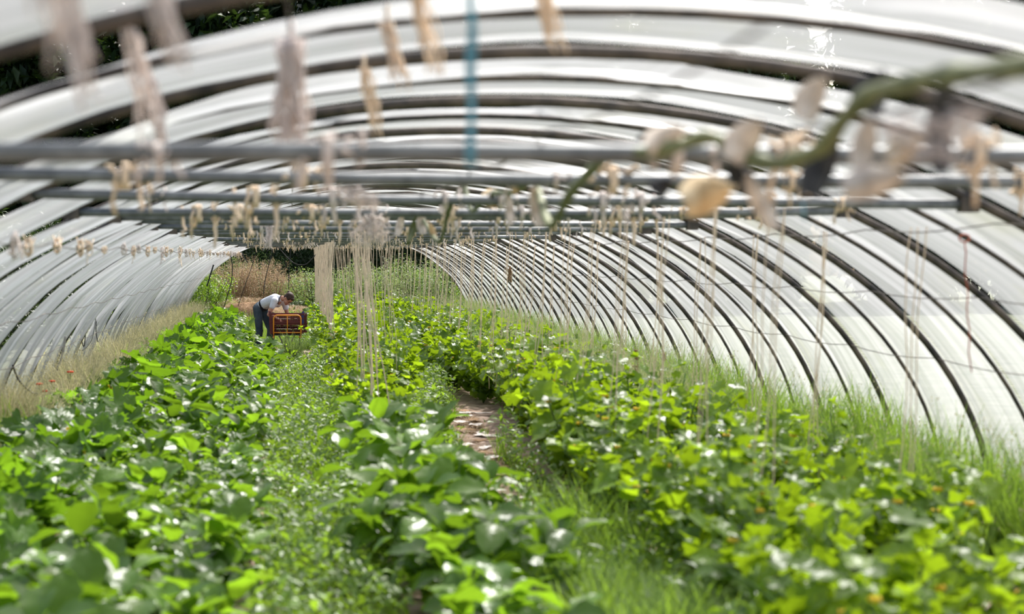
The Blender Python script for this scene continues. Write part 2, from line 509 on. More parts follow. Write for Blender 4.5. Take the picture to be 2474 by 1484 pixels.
def rotmats(yaw, pitch, roll):
    cy, sy, cp, sp, cr, sr = np.cos(yaw), np.sin(yaw), np.cos(pitch), np.sin(pitch), np.cos(roll), np.sin(roll)
    Z = np.zeros_like(yaw); O = np.ones_like(yaw)
    Rz = np.stack([cy, -sy, Z, sy, cy, Z, Z, Z, O], -1).reshape(-1, 3, 3)
    Rx = np.stack([O, Z, Z, Z, cp, -sp, Z, sp, cp], -1).reshape(-1, 3, 3)
    Ry = np.stack([cr, Z, sr, Z, O, Z, -sr, Z, cr], -1).reshape(-1, 3, 3)
    return Rz @ Rx @ Ry
def scatter(tmpl, pos, R, scale):
    tv, tf = tmpl; m = len(pos)
    scale = np.asarray(scale)
    sv = tv[None] * (scale[:, None, None] if scale.ndim == 1 else scale[:, None, :])
    v = np.einsum('mij,mnj->mni', R, sv) + pos[:, None, :]
    f = tf[None] + (np.arange(m) * len(tv))[:, None, None]
    return v.reshape(-1, 3), f.reshape(-1, tf.shape[1])
def tones(m, n, rg, lo=0, hi=.75): return np.repeat(rg.uniform(lo, hi, m), n)

ZL = fan_leaf(zuc_outline(), .22, (.45, 1), .22, .07, 6)
CL = fan_leaf(cuc_outline(), .20, (.55, 1), .30, .05, 5)
EL = egg_leaf(); SL = small_leaf()

# ---------------------------------------------------------------- crop plants
def plant_meshes(kind, rg):
    """returns foliage mesh, stem mesh, flower mesh or None"""
    st = MB(); pos, yaw, pit, rol, scl = [], [], [], [], []
    fl = []; nf = 0
    if kind == 'zuc':
        n = 26
        for i in range(n):
            a = i * 2.4 + rg.uniform(-.3, .3); q = (i + 1) / n
            L = rg.uniform(.32, .50) ; el = rg.uniform(.5, 1.35) * (1.05 - .4 * (1 - q))
            tip = Vector((math.cos(a) * L * math.cos(el), math.sin(a) * L * math.cos(el), .06 + L * math.sin(el) * 1.05))
            b = Vector((math.cos(a) * .04, math.sin(a) * .04, .04))
            st.tube([b, (b + tip) / 2 + Vector((math.cos(a), math.sin(a), 0)) * .04, tip], [.012, .009, .006], 5)
            pos.append(tip); yaw.append(a - PI / 2); pit.append(rg.uniform(-.8, 1.1)); rol.append(rg.uniform(-.6, .6)); scl.append(rg.uniform(.10, .20))
        for k in range(2):
            a = rg.uniform(0, 6.28); c = Vector((math.cos(a) * .12, math.sin(a) * .12, rg.uniform(.2, .4)))
            f1 = MB(); f1.tube([c, c + Vector((0, 0, .05)), c + Vector((0, 0, .09))], [.008, .018, .045], 10, False); fl.append(f1); nf += 1
    elif kind == 'egg':
        H = .62
        for b in range(6):
            a = b * 1.05 + rg.uniform(-.3, .3); tilt = rg.uniform(.15, .75) if b else 0
            p = Vector((0, 0, .02)); pts = [p.copy()]; d = Vector((math.cos(a) * math.sin(tilt), math.sin(a) * math.sin(tilt), math.cos(tilt)))
            Lb = H * rg.uniform(.8, 1.05)
            for k in range(1, 6):
                q = p + d * Lb * k / 5; q.z -= 0.02 * (k / 5) ** 2; pts.append(q)
            st.tube(pts, [.011, .010, .009, .007, .006, .004], 5)
            for k in range(2, 6):
                for z in range(3):
                    aa = rg.uniform(0, 6.28) if k < 5 else z * 2.1 + rg.uniform(-.4, .4)
                    q = pts[k] if z == 0 else pts[k] * (1 - .12 * z) + pts[k - 1] * .12 * z
                    pos.append(q + Vector((math.cos(aa), math.sin(aa), .3)) * .03); yaw.append(aa - PI / 2)
                    pit.append(rg.uniform(-.5, 1.25)); rol.append(rg.uniform(-.6, .6)); scl.append(rg.uniform(.11, .24))
    else:
        for b in range(9):
            a = b * .7 + rg.uniform(-.3, .3)
            p = Vector((0, 0, .02)); L = rg.uniform(.35, .62); out = rg.uniform(.15, .85)
            pts = [p.copy()]
            for k in range(1, 8):
                u = k / 7
                q = Vector((math.cos(a + .5 * u) * out * L * u, math.sin(a + .5 * u) * out * L * u, .03 + L * 1.35 * (u - .38 * out * u * u)))
                pts.append(q)
            st.tube(pts, .006, 5)
            for k in range(1, 8):
                for z in range(3):
                    aa = rg.uniform(0, 6.28)
                    q = pts[k] + Vector((math.cos(aa) * .08, math.sin(aa) * .08, rg.uniform(-.02, .10)))
                    if z == 0: st.tube([pts[k], q], .003, 4)
                    pos.append(q); yaw.append(aa - PI / 2); pit.append(rg.uniform(-1.0, 1.2)); rol.append(rg.uniform(-.7, .7)); scl.append(rg.uniform(.036, .080))
            if rg.uniform() < .18:
                c = pts[6] + Vector((.02, -.03, .05))
                f1 = MB(); f1.ell(c, (.009, .009, .007), None, 6, 4)
                for k in range(5):
                    q = k * 1.257; f1.tube([c, c + Vector((math.cos(q) * .022, math.sin(q) * .022, .008))], [.004, .010], 5)
                fl.append(f1); nf += 1
    pos = np.array([tuple(p) for p in pos]); yaw, pit, rol, scl = map(np.array, (yaw, pit, rol, scl))
    T = {'zuc': ZL, 'egg': EL, 'cuc': CL}[kind]
    v, f = scatter(T, pos, rotmats(yaw, pit, rol), scl)
    fm = mesh_np('foliage', v, f, M[kind], tones(len(pos), len(T[0]), rg))
    return fm, st.mesh('stem', M['stem']), [q.mesh('flower', M['yellow']) for q in fl]

PV = {k: [plant_meshes(k, np.random.default_rng(100 + j * 7 + s)) for j in range(6)] for s, k in enumerate(('zuc', 'egg', 'cuc'))}
KIND = {'zuc': ('zucchini_plant', 'jagged-leaved zucchini plant'), 'egg': ('aubergine_plant', 'broad-leaved aubergine plant'),
        'cuc': ('cucumber_plant', 'small-leaved cucumber plant')}
prot = {}
def crop_row(kind, x, y0, y1, step, where, group, jx=.06, s0=1.0, skip=None):
    y = y0; n = 0
    while y < y1:
        yy = y + random.uniform(-.12, .12) * step; xx = (x(yy) if callable(x) else x) + random.uniform(-jx, jx)
        y += step
        if skip and skip(xx, yy): continue
        v = random.randrange(6); key = (kind, v)
        n += 1
        if key not in prot:
            e = empty(KIND[kind][0]); fm, sm, fw = PV[kind][v]
            link('stem', sm, e); link('foliage', fm, e)
            for q in fw: link('flower', q, e)
            prot[key] = e
        else:
            e = copy_tree(prot[key])
        s = s0 * random.uniform(.82, 1.15)
        e.location = (xx, yy, 0.02); e.rotation_euler = (0, 0, random.uniform(0, 6.28)); e.scale = (s, s, s)
        tag(e, f'{KIND[kind][1]}, {ordinal(n)} from the camera in {where}', KIND[kind][0].replace('_', ' '), group)
crop_row('zuc', -1.70, 5.5, 46, .62, 'the inner zucchini row', 'zucchini plants in the inner left row', .10, 1.0)
crop_row('zuc', -2.15, 8.0, 46, .75, 'the row beside the left plastic wall', 'zucchini plants beside the left wall', .08, .8)
crop_row('egg', -.95, 4.6, 33, .55, 'the row left of the woman', 'aubergine plants in the left row', .10, .95)
crop_row('egg', -.42, 4.8, 29, .62, 'the row leading to the cart', 'aubergine plants in the row leading to the cart', .08, .80)
crop_row('egg', .80, 4.6, 17, .50, 'the row left of the bare soil path', 'aubergine plants left of the soil path', .14, 1.02)
crop_row('cuc', .80, 17.2, 47, .60, 'the strung row right of the cart', 'cucumber plants in the strung row right of the cart', .10, .92, lambda x, y: False)
crop_row('cuc', 1.30, 21.5, 47, .60, 'the row left of the far path', 'cucumber plants left of the far path', .10, 1.1)
crop_row('cuc', lambda y: 2.22 + (.42 * max(0, min(1, (y - 13) / 7)) if y < 22 else .1), 5.8, 47, .50, 'the row right of the soil path', 'cucumber plants right of the soil path', .12, 1.12)
crop_row('cuc', 3.00, 7.0, 45, .60, 'the second row right of the path', 'cucumber plants in the second right row', .12, 1.05)
crop_row('cuc', 3.65, 9.5, 45, .75, 'the row against the right wall grass', 'cucumber plants against the right wall grass', .12, .95)

# ---------------------------------------------------------------- weeds and grass (uncountable)
CARTBOX = lambda x, y: ((x > -.60) & (x < .40) & (y > 32.2) & (y < 35.6)) | ((x > -.3) & (x < .4) & (y > 29.3) & (y < 33))
PX = lambda y: 1.50 + .062 * (y - 12.5)
PATH = lambda x, y: (np.abs(x - PX(y)) < .17 + .05 * np.sin(y * 3)) & (y > 11.3) & (y < 21.5)
def region(n, x0, x1, y0, y1, rg, bias=1.0, avoid=()):
    # more density near the camera
    u = rg.uniform(0, 1, n); y = y0 + (y1 - y0) * u ** bias
    x = rg.uniform(x0, x1, n); keep = np.ones(n, bool)
    for a in avoid: keep &= ~a(x, y)
    return x[keep], y[keep]
def weed_stuff(name, label, n, boxes, mat, hmax, size, seed, tmpl=SL, avoid=(CARTBOX, PATH), clump=True):
    rg = np.random.default_rng(seed); X, Y = [], []
    tot = sum((b[1] - b[0]) * (b[3] - b[2]) for b in boxes)
    for b in boxes:
        x, y = region(int(n * (b[1] - b[0]) * (b[3] - b[2]) / tot), *b, rg, 1.25, avoid); X.append(x); Y.append(y)
    x, y = np.concatenate(X), np.concatenate(Y); m = len(x)
    hm = hmax * (.55 + .45 * np.sin(x * 4.3 + y * 1.9) * np.sin(y * 2.7 - x * 2.2))
    z = .03 + hm * rg.uniform(0, 1, m) ** .7
    R = rotmats(rg.uniform(0, 6.28, m), rg.uniform(-.6, 1.1, m), rg.uniform(-.6, .6, m))
    s = size * rg.uniform(.5, 1.4, m)
    v, f = scatter(tmpl, np.stack([x, y, z], -1), R, s)
    o = link(name, mesh_np(name, v, f, M[mat], tones(m, len(tmpl[0]), rg, 0, .8)))
    tag(o, label, 'weeds', kind='stuff')
weed_stuff('weeds', 'low leafy weeds growing between all the crop rows', 100000, [(-.2, .55, 4.5, 48), (1.05, 1.55, 4.5, 48), (1.5, 2.1, 4.5, 10.5), (1.5, 1.9, 21, 48), (1.8, 2.0, 10, 22), (2.5, 2.8, 6, 46), (3.2, 3.5, 6, 46), (-1.5, -1.1, 6, 46), (-.75, -.5, 6, 32)], 'weed', .52, .072, 21)
def grass_stuff(name, label, n, boxes, mat, h0, h1, w, seed, bend=.35, avoid=(CARTBOX, PATH), heads=0, headmat='drygrass', clumps=0, bias=1.2):
    rg = np.random.default_rng(seed); T = blade(4, w, bend); X, Y = [], []
    tot = sum((b[1] - b[0]) * (b[3] - b[2]) for b in boxes)
    for b in boxes:
        x, y = region(int(n * (b[1] - b[0]) * (b[3] - b[2]) / tot), *b, rg, bias, avoid); X.append(x); Y.append(y)
    x, y = np.concatenate(X), np.concatenate(Y); m = len(x)
    if clumps:
        cx = np.round(x / clumps + .3 * np.sin(y)) * clumps; x = x * .45 + cx * .55
        cy = np.round(y / clumps) * clumps; y = y * .5 + cy * .5
    H = rg.uniform(h0, h1, m) * (.8 + .25 * np.sin(x * 3 + y * 1.3))
    R = rotmats(rg.uniform(0, 6.28, m), rg.uniform(-.35, .1, m), rg.uniform(-.1, .1, m))
    S = np.stack([np.ones(m), H, H], -1)
    pos = np.stack([x, y, np.full(m, .01)], -1)
    v, f = scatter(T, pos, R, S)
    o = link(name, mesh_np(name, v, f, M[mat], tones(m, len(T[0]), rg, 0, .8)))
    tag(o, label, 'grass', kind='stuff')
    if heads:
        k = rg.choice(m, min(heads, m), replace=False)
        tips = np.einsum('mij,mj->mi', R[k], np.stack([np.zeros(len(k)), H[k] * bend, H[k] * (1 - .3 * bend)], -1)) + pos[k]
        j = np.repeat(np.arange(len(k)), 7); q = len(j)
        pp = tips[j] + np.stack([rg.normal(0, .018, q), rg.normal(0, .018, q), rg.uniform(-.14, .03, q)], -1)
        v, f = scatter(SL, pp, rotmats(rg.uniform(0, 6.28, q), rg.uniform(-1.6, -.6, q), rg.uniform(-.5, .5, q)), rg.uniform(.016, .03, q))
        o2 = link(name + '_seed_heads', mesh_np(name + '_heads', v, f, M[headmat], tones(q, 5, rg, .3, .8)), o)
grass_stuff('grass', 'short bright green grass between the crop rows', 22000, [(-.15, .5, 4.5, 48), (1.05, 1.55, 10, 30), (1.8, 2.0, 10, 40)], 'grass', .10, .34, .005, 31, .4)
grass_stuff('lush_grass', 'lush bright green grass covering the near end of the soil path', 11000, [(1.15, 2.05, 4.5, 11.3)], 'grass', .3, .62, .007, 37, .4, clumps=.2)
grass_stuff('tall_grass', 'tall green grass along the foot of the right plastic wall', 34000, [(4.0, 4.95, 6, 48)], 'grass', .35, 1.0, .007, 32, .30, heads=3500, clumps=.35)
grass_stuff('dry_grass', 'tall pale oat grass along the foot of the left plastic wall', 26000, [(-2.9, -2.3, 17, 48)], 'drygrass', .35, .95, .004, 33, .40, heads=7000, clumps=.3)
grass_stuff('wall_grass', 'green grass mixed in along the foot of the left plastic wall', 12000, [(-2.85, -2.3, 12, 48)], 'grass', .2, .7, .005, 43, .4, clumps=.3)
grass_stuff('reddish_grass', 'dry reddish grass at the left wall nearest the camera', 9000, [(-2.95, -2.3, 9, 24)], 'reddry', .12, .5, .004, 34, .5, heads=2500, headmat='reddry')
grass_stuff('pale_grass', 'pale seeding grass between the strung rows at the right', 24000, [(2.7, 4.3, 17, 47)], 'palegrass', .55, 1.1, .004, 35, .3, heads=4000, clumps=.45)

# ---------------------------------------------------------------- soil path debris
rg = np.random.default_rng(41)
for k in range(26):
    y = 11.4 + k * .39 + rg.uniform(-.1, .1); x = PX(y) + rg.uniform(-.13, .13)
    n = 7; mb = MB(); L, W = rg.uniform(.18, .36), rg.uniform(.08, .16)
    v, f = [], []
    for i in range(n):
        for j in range(4):
            v.append(((i / (n - 1) - .5) * L * (1 + .15 * math.sin(j * 2 + k)), (j / 3 - .5) * W * (1 + .2 * math.sin(i * 1.7 + k)), .006 + .014 * abs(math.sin(i * 2.3 + j * 1.9 + k))))
    for i in range(n - 1):
        for j in range(3): a = i * 4 + j; f.append((a, a + 4, a + 5, a + 1))
    mb.add(v, f)
    if k % 3 == 1:
        o = mb.build('dead_leaf', M['drybrown']); tag(o, f'brown dead leaf litter on the soil path, {ordinal(k//3+1)} patch from the camera', 'dead leaf', 'leaf litter on the soil path')
    else:
        o = mb.build('mulch_scrap', M['mulch']); tag(o, f'pale scrap of mulch film on the soil path, {ordinal(k - (k+1)//3 + 1)} from the camera', 'plastic scrap', 'mulch scraps on the soil path')
    o.location = (x, y, .045); o.rotation_euler = (0, 0, rg.uniform(0, 3))
grass_stuff('straw_litter', 'dry straw litter scattered over the soil path', 14000, [(1.3, 2.1, 10.5, 22)], 'reddry', .05, .10, .004, 36, 1.4, avoid=())

# ---------------------------------------------------------------- hanging twine strings
def string_mesh(seed, r):
    rg_ = random.Random(seed); mb = MB(); pts = []
    for i in range(15):
        u = i / 14
        pts.append((.012 * math.sin(u * 9 + seed) + rg_.uniform(-.003, .003), .01 * math.sin(u * 7 + seed * 2), -u))
    mb.tube(pts, r, 5)
    return mb.mesh('twine_string', M['twine'])
SM = [string_mesh(s, .0055) for s in range(5)]
SMT = [string_mesh(s + 20, .0035) for s in range(5)]
def strings(x, y0, y1, n, label, group, zb=.30, lean=.03, cluster=1, zwire=None):
    zt = zwire if zwire else RW[min(RW, key=lambda k: abs(k - x))]
    for i in range(n):
        y = y0 + (y1 - y0) * ((i // cluster) + .5) / math.ceil(n / cluster) + random.uniform(-.1, .1) + (i % cluster) * .05
        o = link('twine_string', (SM if x < 1.2 else SMT)[i % 5]); xw = min(RW, key=lambda k: abs(k - x))
        xt = xw + random.uniform(-.01, .01) + (random.uniform(0, .16) if 'middle row' in group else 0)
        dx = (x - xt) + random.uniform(-lean, lean)
        o.location = (xt, y, zt)
        L = zt - zb * random.uniform(.7, 1.2)
        o.rotation_euler = (random.uniform(-.01, .01), -math.atan2(dx, L), random.uniform(-.2, .2)); o.scale = (1, 1, L)
        tag(o, label % ordinal(i + 1) if '%s' in label else label, 'twine', group)
strings(.62, 27.0, 48.5, 80, 'beige twine hanging beside the cart aisle, %s of that row from the camera', 'twine strings of the row beside the cart', .45, .02)
strings(.80, 15.6, 20.5, 14, 'beige twine hanging over the middle row, %s of the near cluster', 'near cluster of twine over the middle row', .35, .13)
strings(1.25, 21, 48, 40, 'beige twine hanging left of the path, %s of that row from the camera', 'twine strings left of the path', .5, .04)
strings(2.35, 8, 47, 84, 'beige twine over the first cucumber row right of the path, %s from the camera', 'twine strings over the first right row', .35, .07, 3)
strings(3.3, 8.5, 46, 66, 'beige twine over the cucumber row near the right wall, %s from the camera', 'twine strings near the right wall', .40, .09, 3)

# ---------------------------------------------------------------- twine tufts tied on crossbars and wires
def tuft_mesh(seed, mat, L=.14, n=7, r=.004, spread=.05):
    q = random.Random(seed); mb = MB()
    for k in range(n):
        a = q.uniform(0, 6.28); l = L * q.uniform(.3, 1.0); pts = []; sx = q.uniform(-spread, spread)
        for i in range(6):
            u = i / 5
            pts.append((sx + q.uniform(-.008, .008) + .01 * math.cos(a) * u, .026 * math.cos(u * 2.5) * (1 if k % 2 else -1) + q.uniform(-.004, .004), .024 - l * u + .02 * math.sin(u * 5 + k)))
        mb.tube(pts, r, 4)
    for k in range(2):  # the knot round the bar
        pts = [(sx * .5 + .006 * k, .031 * math.cos(t * PI / 5), .031 * math.sin(t * PI / 5)) for t in range(10)]
        mb.tube(pts, r * 1.1, 5, closed=True)
    return mb.mesh('twine_tuft', M[mat])
TM = [tuft_mesh(s, 'twine' if s % 3 else 'pinktwine', .05 + .025 * (s % 5)) for s in range(10)]
for i, y in enumerate(HY[:25]):
    if i == 0: continue
    n = 9 if i > 2 else 6
    for k in range(n):
        half = 1.75
        x = CX + half * (-1 + 2 * (k + random.uniform(.1, .9)) / n)
        o = link('twine_tuft', TM[random.randrange(10)])
        zb = BARZ - .012 * math.sin(i * 2.1) - .006 + .02 * math.sin(i * 1.7) * (x - CX) / 2
        o.location = (x, y, zb); s = random.uniform(.8, 1.6); o.scale = (s * 1.3, 1, s)
        tag(o, f'frayed beige twine knot, {ordinal(k+1)} from the left end of the {ordinal(i+1)} crossbar', 'twine knot', 'twine knots on the crossbars')
for k in range(46):
    y = 7 + k * .92 + random.uniform(-.42, .42); zw = roof_z(-1.35) - .20
    o = link('twine_tuft', TM[random.randrange(10)]); ph = ((y - Y0) / STEP) % 1
    o.location = (-1.35, y, zw - .03 * math.sin(PI * ph)); o.rotation_euler = (0, 0, PI / 2); s = random.uniform(.6, 1.9); o.scale = (s * 2.2, .6, s)
    tag(o, f'frayed twine knot on the left slope wire, {ordinal(k+1)} from the camera', 'twine knot', 'twine knots on the left slope wire')

# hanks of twine, ribbons and cords hung from the wires
def hank(name, label, cat, top, bot, width, mat, n, r, seed, group=None, hook=True):
    q = random.Random(seed); mb = MB(); top, bot = Vector(top), Vector(bot)
    for k in range(n):
        a, b = q.uniform(-1, 1) * width * .5, q.uniform(-1, 1) * width * .5; l = q.uniform(.6, 1.0); pts = []
        for i in range(9):
            u = i / 8; p = top.lerp(bot, u * l)
            wd = .6 + .35 * u
            pts.append(p + Vector((a * wd + q.uniform(-1, 1) * width * .14 + .12 * width * math.sin(u * 7 + k), b * wd, q.uniform(-1, 1) * width * .05)))
        mb.tube(pts, r, 4)
    mb.tube([top + Vector((0, 0, .05)), top - Vector((0, 0, .03))], r * 2.2, 6)
    o = mb.build(name, M[mat]); tag(o, label, cat, group); return o
zt = roof_z(0) - .10
hank('twine_hank', 'large pale pink twine hank hanging under the roof at upper left', 'twine hank', (0, 4.6, zt - .04), (0.0, 4.6, 2.10), .085, 'pinktwine', 46, .0035, 3)
t = at(650, 500, 14.2); b = at(646, 605, 14.2)
hank('twine_hank', 'frayed pale twine hank hanging above the woman', 'twine hank', (t.x, 14.3, BARZ - .03), b, .06, 'pinktwine', 20, .003, 4)
t = at(845, 425, 6.4)
hank('twine_hank', 'small pale twine hank on a crossbar right of the large hank', 'twine hank', (t.x, 6.3, BARZ - .03), (t.x + .05, 6.3, BARZ - .11), .14, 'pinktwine', 18, .003, 5)
t = at(900, 480, 10)
hank('twine_hank', 'wide tangled twine hank above the near string cluster', 'twine hank', (t.x, 10.3, BARZ - .03), (t.x + .02, 10.3, BARZ - .22), .22, 'pinktwine', 40, .003, 6)
for (px, py, Y, lab) in ((60, 90, 2.3, 'pale twine knot in the top left corner'), (345, 100, 2.9, 'pale twine knot right of the top left corner knot'), (150, 205, 3.1, 'dark and pale twine knot on the left below the corner knot'),
                    (315, 290, 4.3, 'pale twine knot left above the green crates of crossbars'), (365, 370, 5.4, 'pale twine knot below the others on the upper left slope'),
                    (880, 300, 6.2, 'tan twine knot left of the blue cord'), (935, 195, 5.0, 'tan twine knot above left of the blue cord'), (1010, 130, 4.4, 'tan twine loop under the roof above the blue cord'), (1300, 80, 4.4, 'tan twine loop right of the blue cord')):
    p = at(px, py, Y)
    z = roof_z(p.x) - .06
    hank('twine_knot', lab.replace('left above the green crates of crossbars', 'between the corner and the large hank'), 'twine knot', (p.x, Y, z - .02), (p.x + .05, Y, p.z - .05), .05, 'pinktwine' if px < 400 else 'twine', 14, .003, px)
p = at(1135, 90, 3.6)
q = at(1135, 405, 3.6)
mb = MB(); n = 14
zt = roof_z(p.x) - .05
pts = [Vector((p.x + .003 * math.sin(i * 1.3), 3.6, zt + (q.z - zt) * i / n)) for i in range(n + 1)]
mb.tube(pts, .006, 6); mb.tube([v + Vector((.008 + .004 * math.sin(i), .004, 0)) for i, v in enumerate(pts)], .004, 5)
tag(mb.build('blue_twine', M['blue']), 'blue plastic cord hanging under the roof', 'cord')
p, q = at(2330, 585, 9.0), at(2345, 900, 9.0)
mb = MB(); mb.tube([p.lerp(q, i / 12) + Vector((.006 * math.sin(i * 1.7), 0, 0)) for i in range(13)], .004, 5)
mb.tube([p + Vector((.03 * math.cos(a), 0, .02 + .02 * math.sin(a))) for a in np.linspace(0, 6.28, 10)], .005, 5)
tag(mb.build('red_twine', M['red']), 'thin red cord hanging in front of the right plastic wall', 'cord')
p = at(1940, 490, 5.0)
mb = MB(); mb.tube([p, p + Vector((.004, 0, -.05))], .003, 5)
tag(mb.build('blue_thread', M['blue']), 'short blue thread on the crossbars at upper right', 'cord')

# ---------------------------------------------------------------- foreground drooping hose with dried husks
path = [(985, 590, 6.6), (1010, 520, 6.1), (1060, 585, 5.8), (1085, 505, 5.3), (1120, 450, 4.9), (1140, 510, 4.7), (1185, 470, 4.4), (1240, 465, 4.1), (1290, 440, 3.85), (1328, 545, 3.7), (1375, 471, 3.5), (1415, 426, 3.3), (1445, 396, 3.1), (1490, 371, 2.9), (1580, 366, 2.7), (1656, 346, 2.5), (1711, 331, 2.4), (1750, 345, 2.3), (1800, 378, 2.2), (1870, 396, 2.1), (1925, 383, 2.0), (1985, 356, 1.9), (2042, 285, 1.8), (2107, 225, 1.6), (2182, 205, 1.5), (2257, 186, 1.45), (2350, 175, 1.38), (2474, 160, 1.3), (2560, 150, 1.25)]
SY = lambda px: float(np.interp(px, [960, 1120, 1320, 1400, 1530, 1700, 1830, 1960, 2110, 2220, 2474, 2560], [12, 9.5, 6.1, 5.4, 4.16, 4.12, 4.05, 3.8, 3.4, 3.15, 2.7, 2.6]))
P = [at(a, b, SY(a)) for a, b, c in path]
def smooth_path(P, k=5):
    out = []
    for i in range(len(P) - 1):
        p0, p1, p2, p3 = P[max(i - 1, 0)], P[i], P[i + 1], P[min(i + 2, len(P) - 1)]
        for j in range(k):
            t = j / k
            out.append(.5 * ((2 * p1) + (p2 - p0) * t + (2 * p0 - 5 * p1 + 4 * p2 - p3) * t * t + (3 * p1 - p0 - 3 * p2 + p3) * t ** 3))
    return out + [P[-1]]
mb = MB(); SP = smooth_path(P); mb.tube(SP, [float(np.interp(i, [0, 30, 60, 120], [.011, .013, .016, .019])) + .003 * math.sin(i * .9) for i in range(len(SP))], 8)
tag(mb.build('climbing_stem', M['olive']), 'thick olive green stem looping across the upper right', 'plant stem')

def husk(px, py, Y, L, W, ang, mat, label, curl=1.0):
    """dried curled leaf / rag: folded blade with thickness, tied by a stalk"""
    Yn = SY(px) + (.25 if mat == 'black' else -.05); L *= Yn / Y; W *= Yn / Y; Y = Yn
    n, m = 9, 7; c = at(px, py, Y); v, f = [], []
    q = random.Random(px + py)
    for sd in (0, 1):
        for i in range(n):
            u = i / (n - 1); w = W * .5 * math.sin(PI * (.12 + .82 * u)) ** .6
            for j in range(m):
                s = -1 + 2 * j / (m - 1)
                x = s * w; y = (u - .5) * L; z = curl * w * (s * s) * .9 + .15 * L * math.sin(u * 3) + q.uniform(-1, 1) * W * .04 + sd * .004
                v.append((x, z, y))
    N = n * m
    for i in range(n - 1):
        for j in range(m - 1):
            a = i * m + j; f.append((a, a + m, a + m + 1, a + 1)); f.append((N + a, N + a + 1, N + a + m + 1, N + a + m))
    for i in range(n - 1):
        for j in (0, m - 1): a = i * m + j; f.append((a, N + a, N + a + m, a + m))
    mb = MB(); mb.add(v, f)
    mb.tube([(0, 0, L * .42), (.01, 0, L * .52), (0, 0.004, L * .62)], .003, 5)
    o = mb.build('dried_leaf' if mat != 'black' else 'dark_clump', M[mat]); o.location = c; o.rotation_euler = (0, ang, q.uniform(-.4, .4))
    tag(o, label, 'dried leaf' if mat != 'black' else 'rubber tie'); return o
HK = [
    (965, 545, 6.4, .075, .03, .25, 'bleached', 'pale curled husk hanging from the lowest left loop of stem'),
    (1022, 540, 5.9, .07, .035, -.05, 'bleached', 'white banded husk hanging next to the lowest left loop'),
    (995, 560, 6.1, .07, .018, .35, 'olive', 'narrow olive pod beside the white banded husk'),
    (1045, 560, 5.8, .06, .02, -.35, 'ochre', 'narrow ochre pod right of the white banded husk'),
    (1080, 505, 5.3, .045, .04, .8, 'bleached', 'small pale husk in the curl left of the tall pale husk'),
    (1122, 470, 4.9, .08, .03, .1, 'bleached', 'tall pale husk left of the arching stem'),
    (1185, 478, 4.4, .045, .05, 1.2, 'ochre', 'round ochre husk between the two tall pale husks'),
    (1228, 500, 4.2, .085, .022, -.1, 'bleached', 'thin pale husk under the arching stem'),
    (1300, 500, 3.8, .085, .03, -.18, 'bleached', 'long pale rounded husk hanging beside the straight green stem'),
    (1258, 450, 4.0, .045, .03, 1.3, 'ochre', 'small ochre husk on top of the arching stem'),
    (1610, 335, 2.6, .065, .04, 1.1, 'bleached', 'crumpled pale husk tied on the stem at centre right'),
    (1710, 472, 2.5, .072, .062, 1.25, 'ochre', 'large cream and ochre dried leaf hanging under the stem'),
    (1800, 340, 2.25, .06, .045, .6, 'bleached', 'pinkish crumpled husk above the low bend of the stem'),
    (1970, 240, 1.9, .05, .035, .4, 'bleached', 'pinkish husk above the steep part of the stem'),
    (2085, 350, 1.75, .05, .026, .2, 'bleached', 'grey pink husk right of the steep stem'),
    (2190, 365, 1.9, .045, .03, 1.0, 'ochre', 'small yellowish husk right of the grey pink husk'),
    (2110, 440, 2.0, .07, .04, 1.3, 'bleached', 'low grey pink husk under the upper right stem'),
    (1840, 490, 2.6, .09, .03, -.5, 'bleached', 'grey pink ragged husk hanging below the low bend'),
    (1555, 345, 2.7, .028, .018, .1, 'black', 'dark clump left of the crumpled pale husk'),
    (1800, 410, 2.2, .06, .032, -.3, 'black', 'dark clump below the pinkish crumpled husk'),
    (1605, 455, 2.7, .034, .034, .8, 'black', 'dark clump left of the large cream leaf'),
    (1410, 435, 3.3, .035, .014, .2, 'black', 'dark clump on the straight green stem'),
    (2120, 225, 1.6, .04, .035, .2, 'black', 'dark clump at the top of the steep stem'),
    (2285, 310, 1.6, .085, .026, .05, 'black', 'long dark tie hanging near the right edge'),
    (1150, 490, 4.6, .03, .014, .2, 'black', 'dark clump left of the round ochre husk'),
    (1985, 400, 1.9, .07, .035, .4, 'black', 'dark clump under the steep stem'),
]
for h in HK: husk(*h)
# ragged grey wad of old netting near the right edge
p = at(2240, 330, 3.0); mb = MB(); q = random.Random(9)
for k in range(26):
    a = p + Vector((q.uniform(-.09, .09), q.uniform(-.03, .03), q.uniform(-.04, .04)))
    pts = [a + Vector((.03 * math.sin(i * q.uniform(.8, 1.4) + k), .01 * math.cos(i), .014 * math.cos(i * 1.1 + k))) for i in range(8)]
    mb.tube(pts, .002, 4)
tag(mb.build('netting_wad', M['pinktwine']), 'tangled pinkish wad of old twine near the right edge', 'twine tangle')

# ---------------------------------------------------------------- black cables and grey hoses
def cable(pp, Y, label, mat='black', r=.011, name='cable'):
    P = smooth_path([at(a, b, Y + (c if len(w) == 3 else 0)) for w in pp for a, b, c in [w if len(w) == 3 else (*w, 0)]], 6)
    mb = MB(); mb.tube(P, r, 6); return tag(mb.build(name, M[mat]), label, 'hose')
cable([(672, 596), (690, 618), (712, 637), (735, 640), (750, 630), (765, 612)], 46, 'black cable hanging in a long loop above the woman', r=.012)
cable([(554, 604), (561, 640), (560, 675), (551, 710), (540, 745)], 46, 'curved black cable hanging at the left of the tunnel end')
cable([(620, 600), (608, 645), (592, 690), (575, 740)], 47, 'slanting black cable left of the woman', r=.008)
cable([(660, 603), (648, 645), (640, 680), (637, 712)], 46, 'black cable hanging just above the back of the woman', r=.010)
cable([(703, 598), (699, 640), (697, 700)], 46, 'straight black cable hanging behind the head of the woman', r=.009)
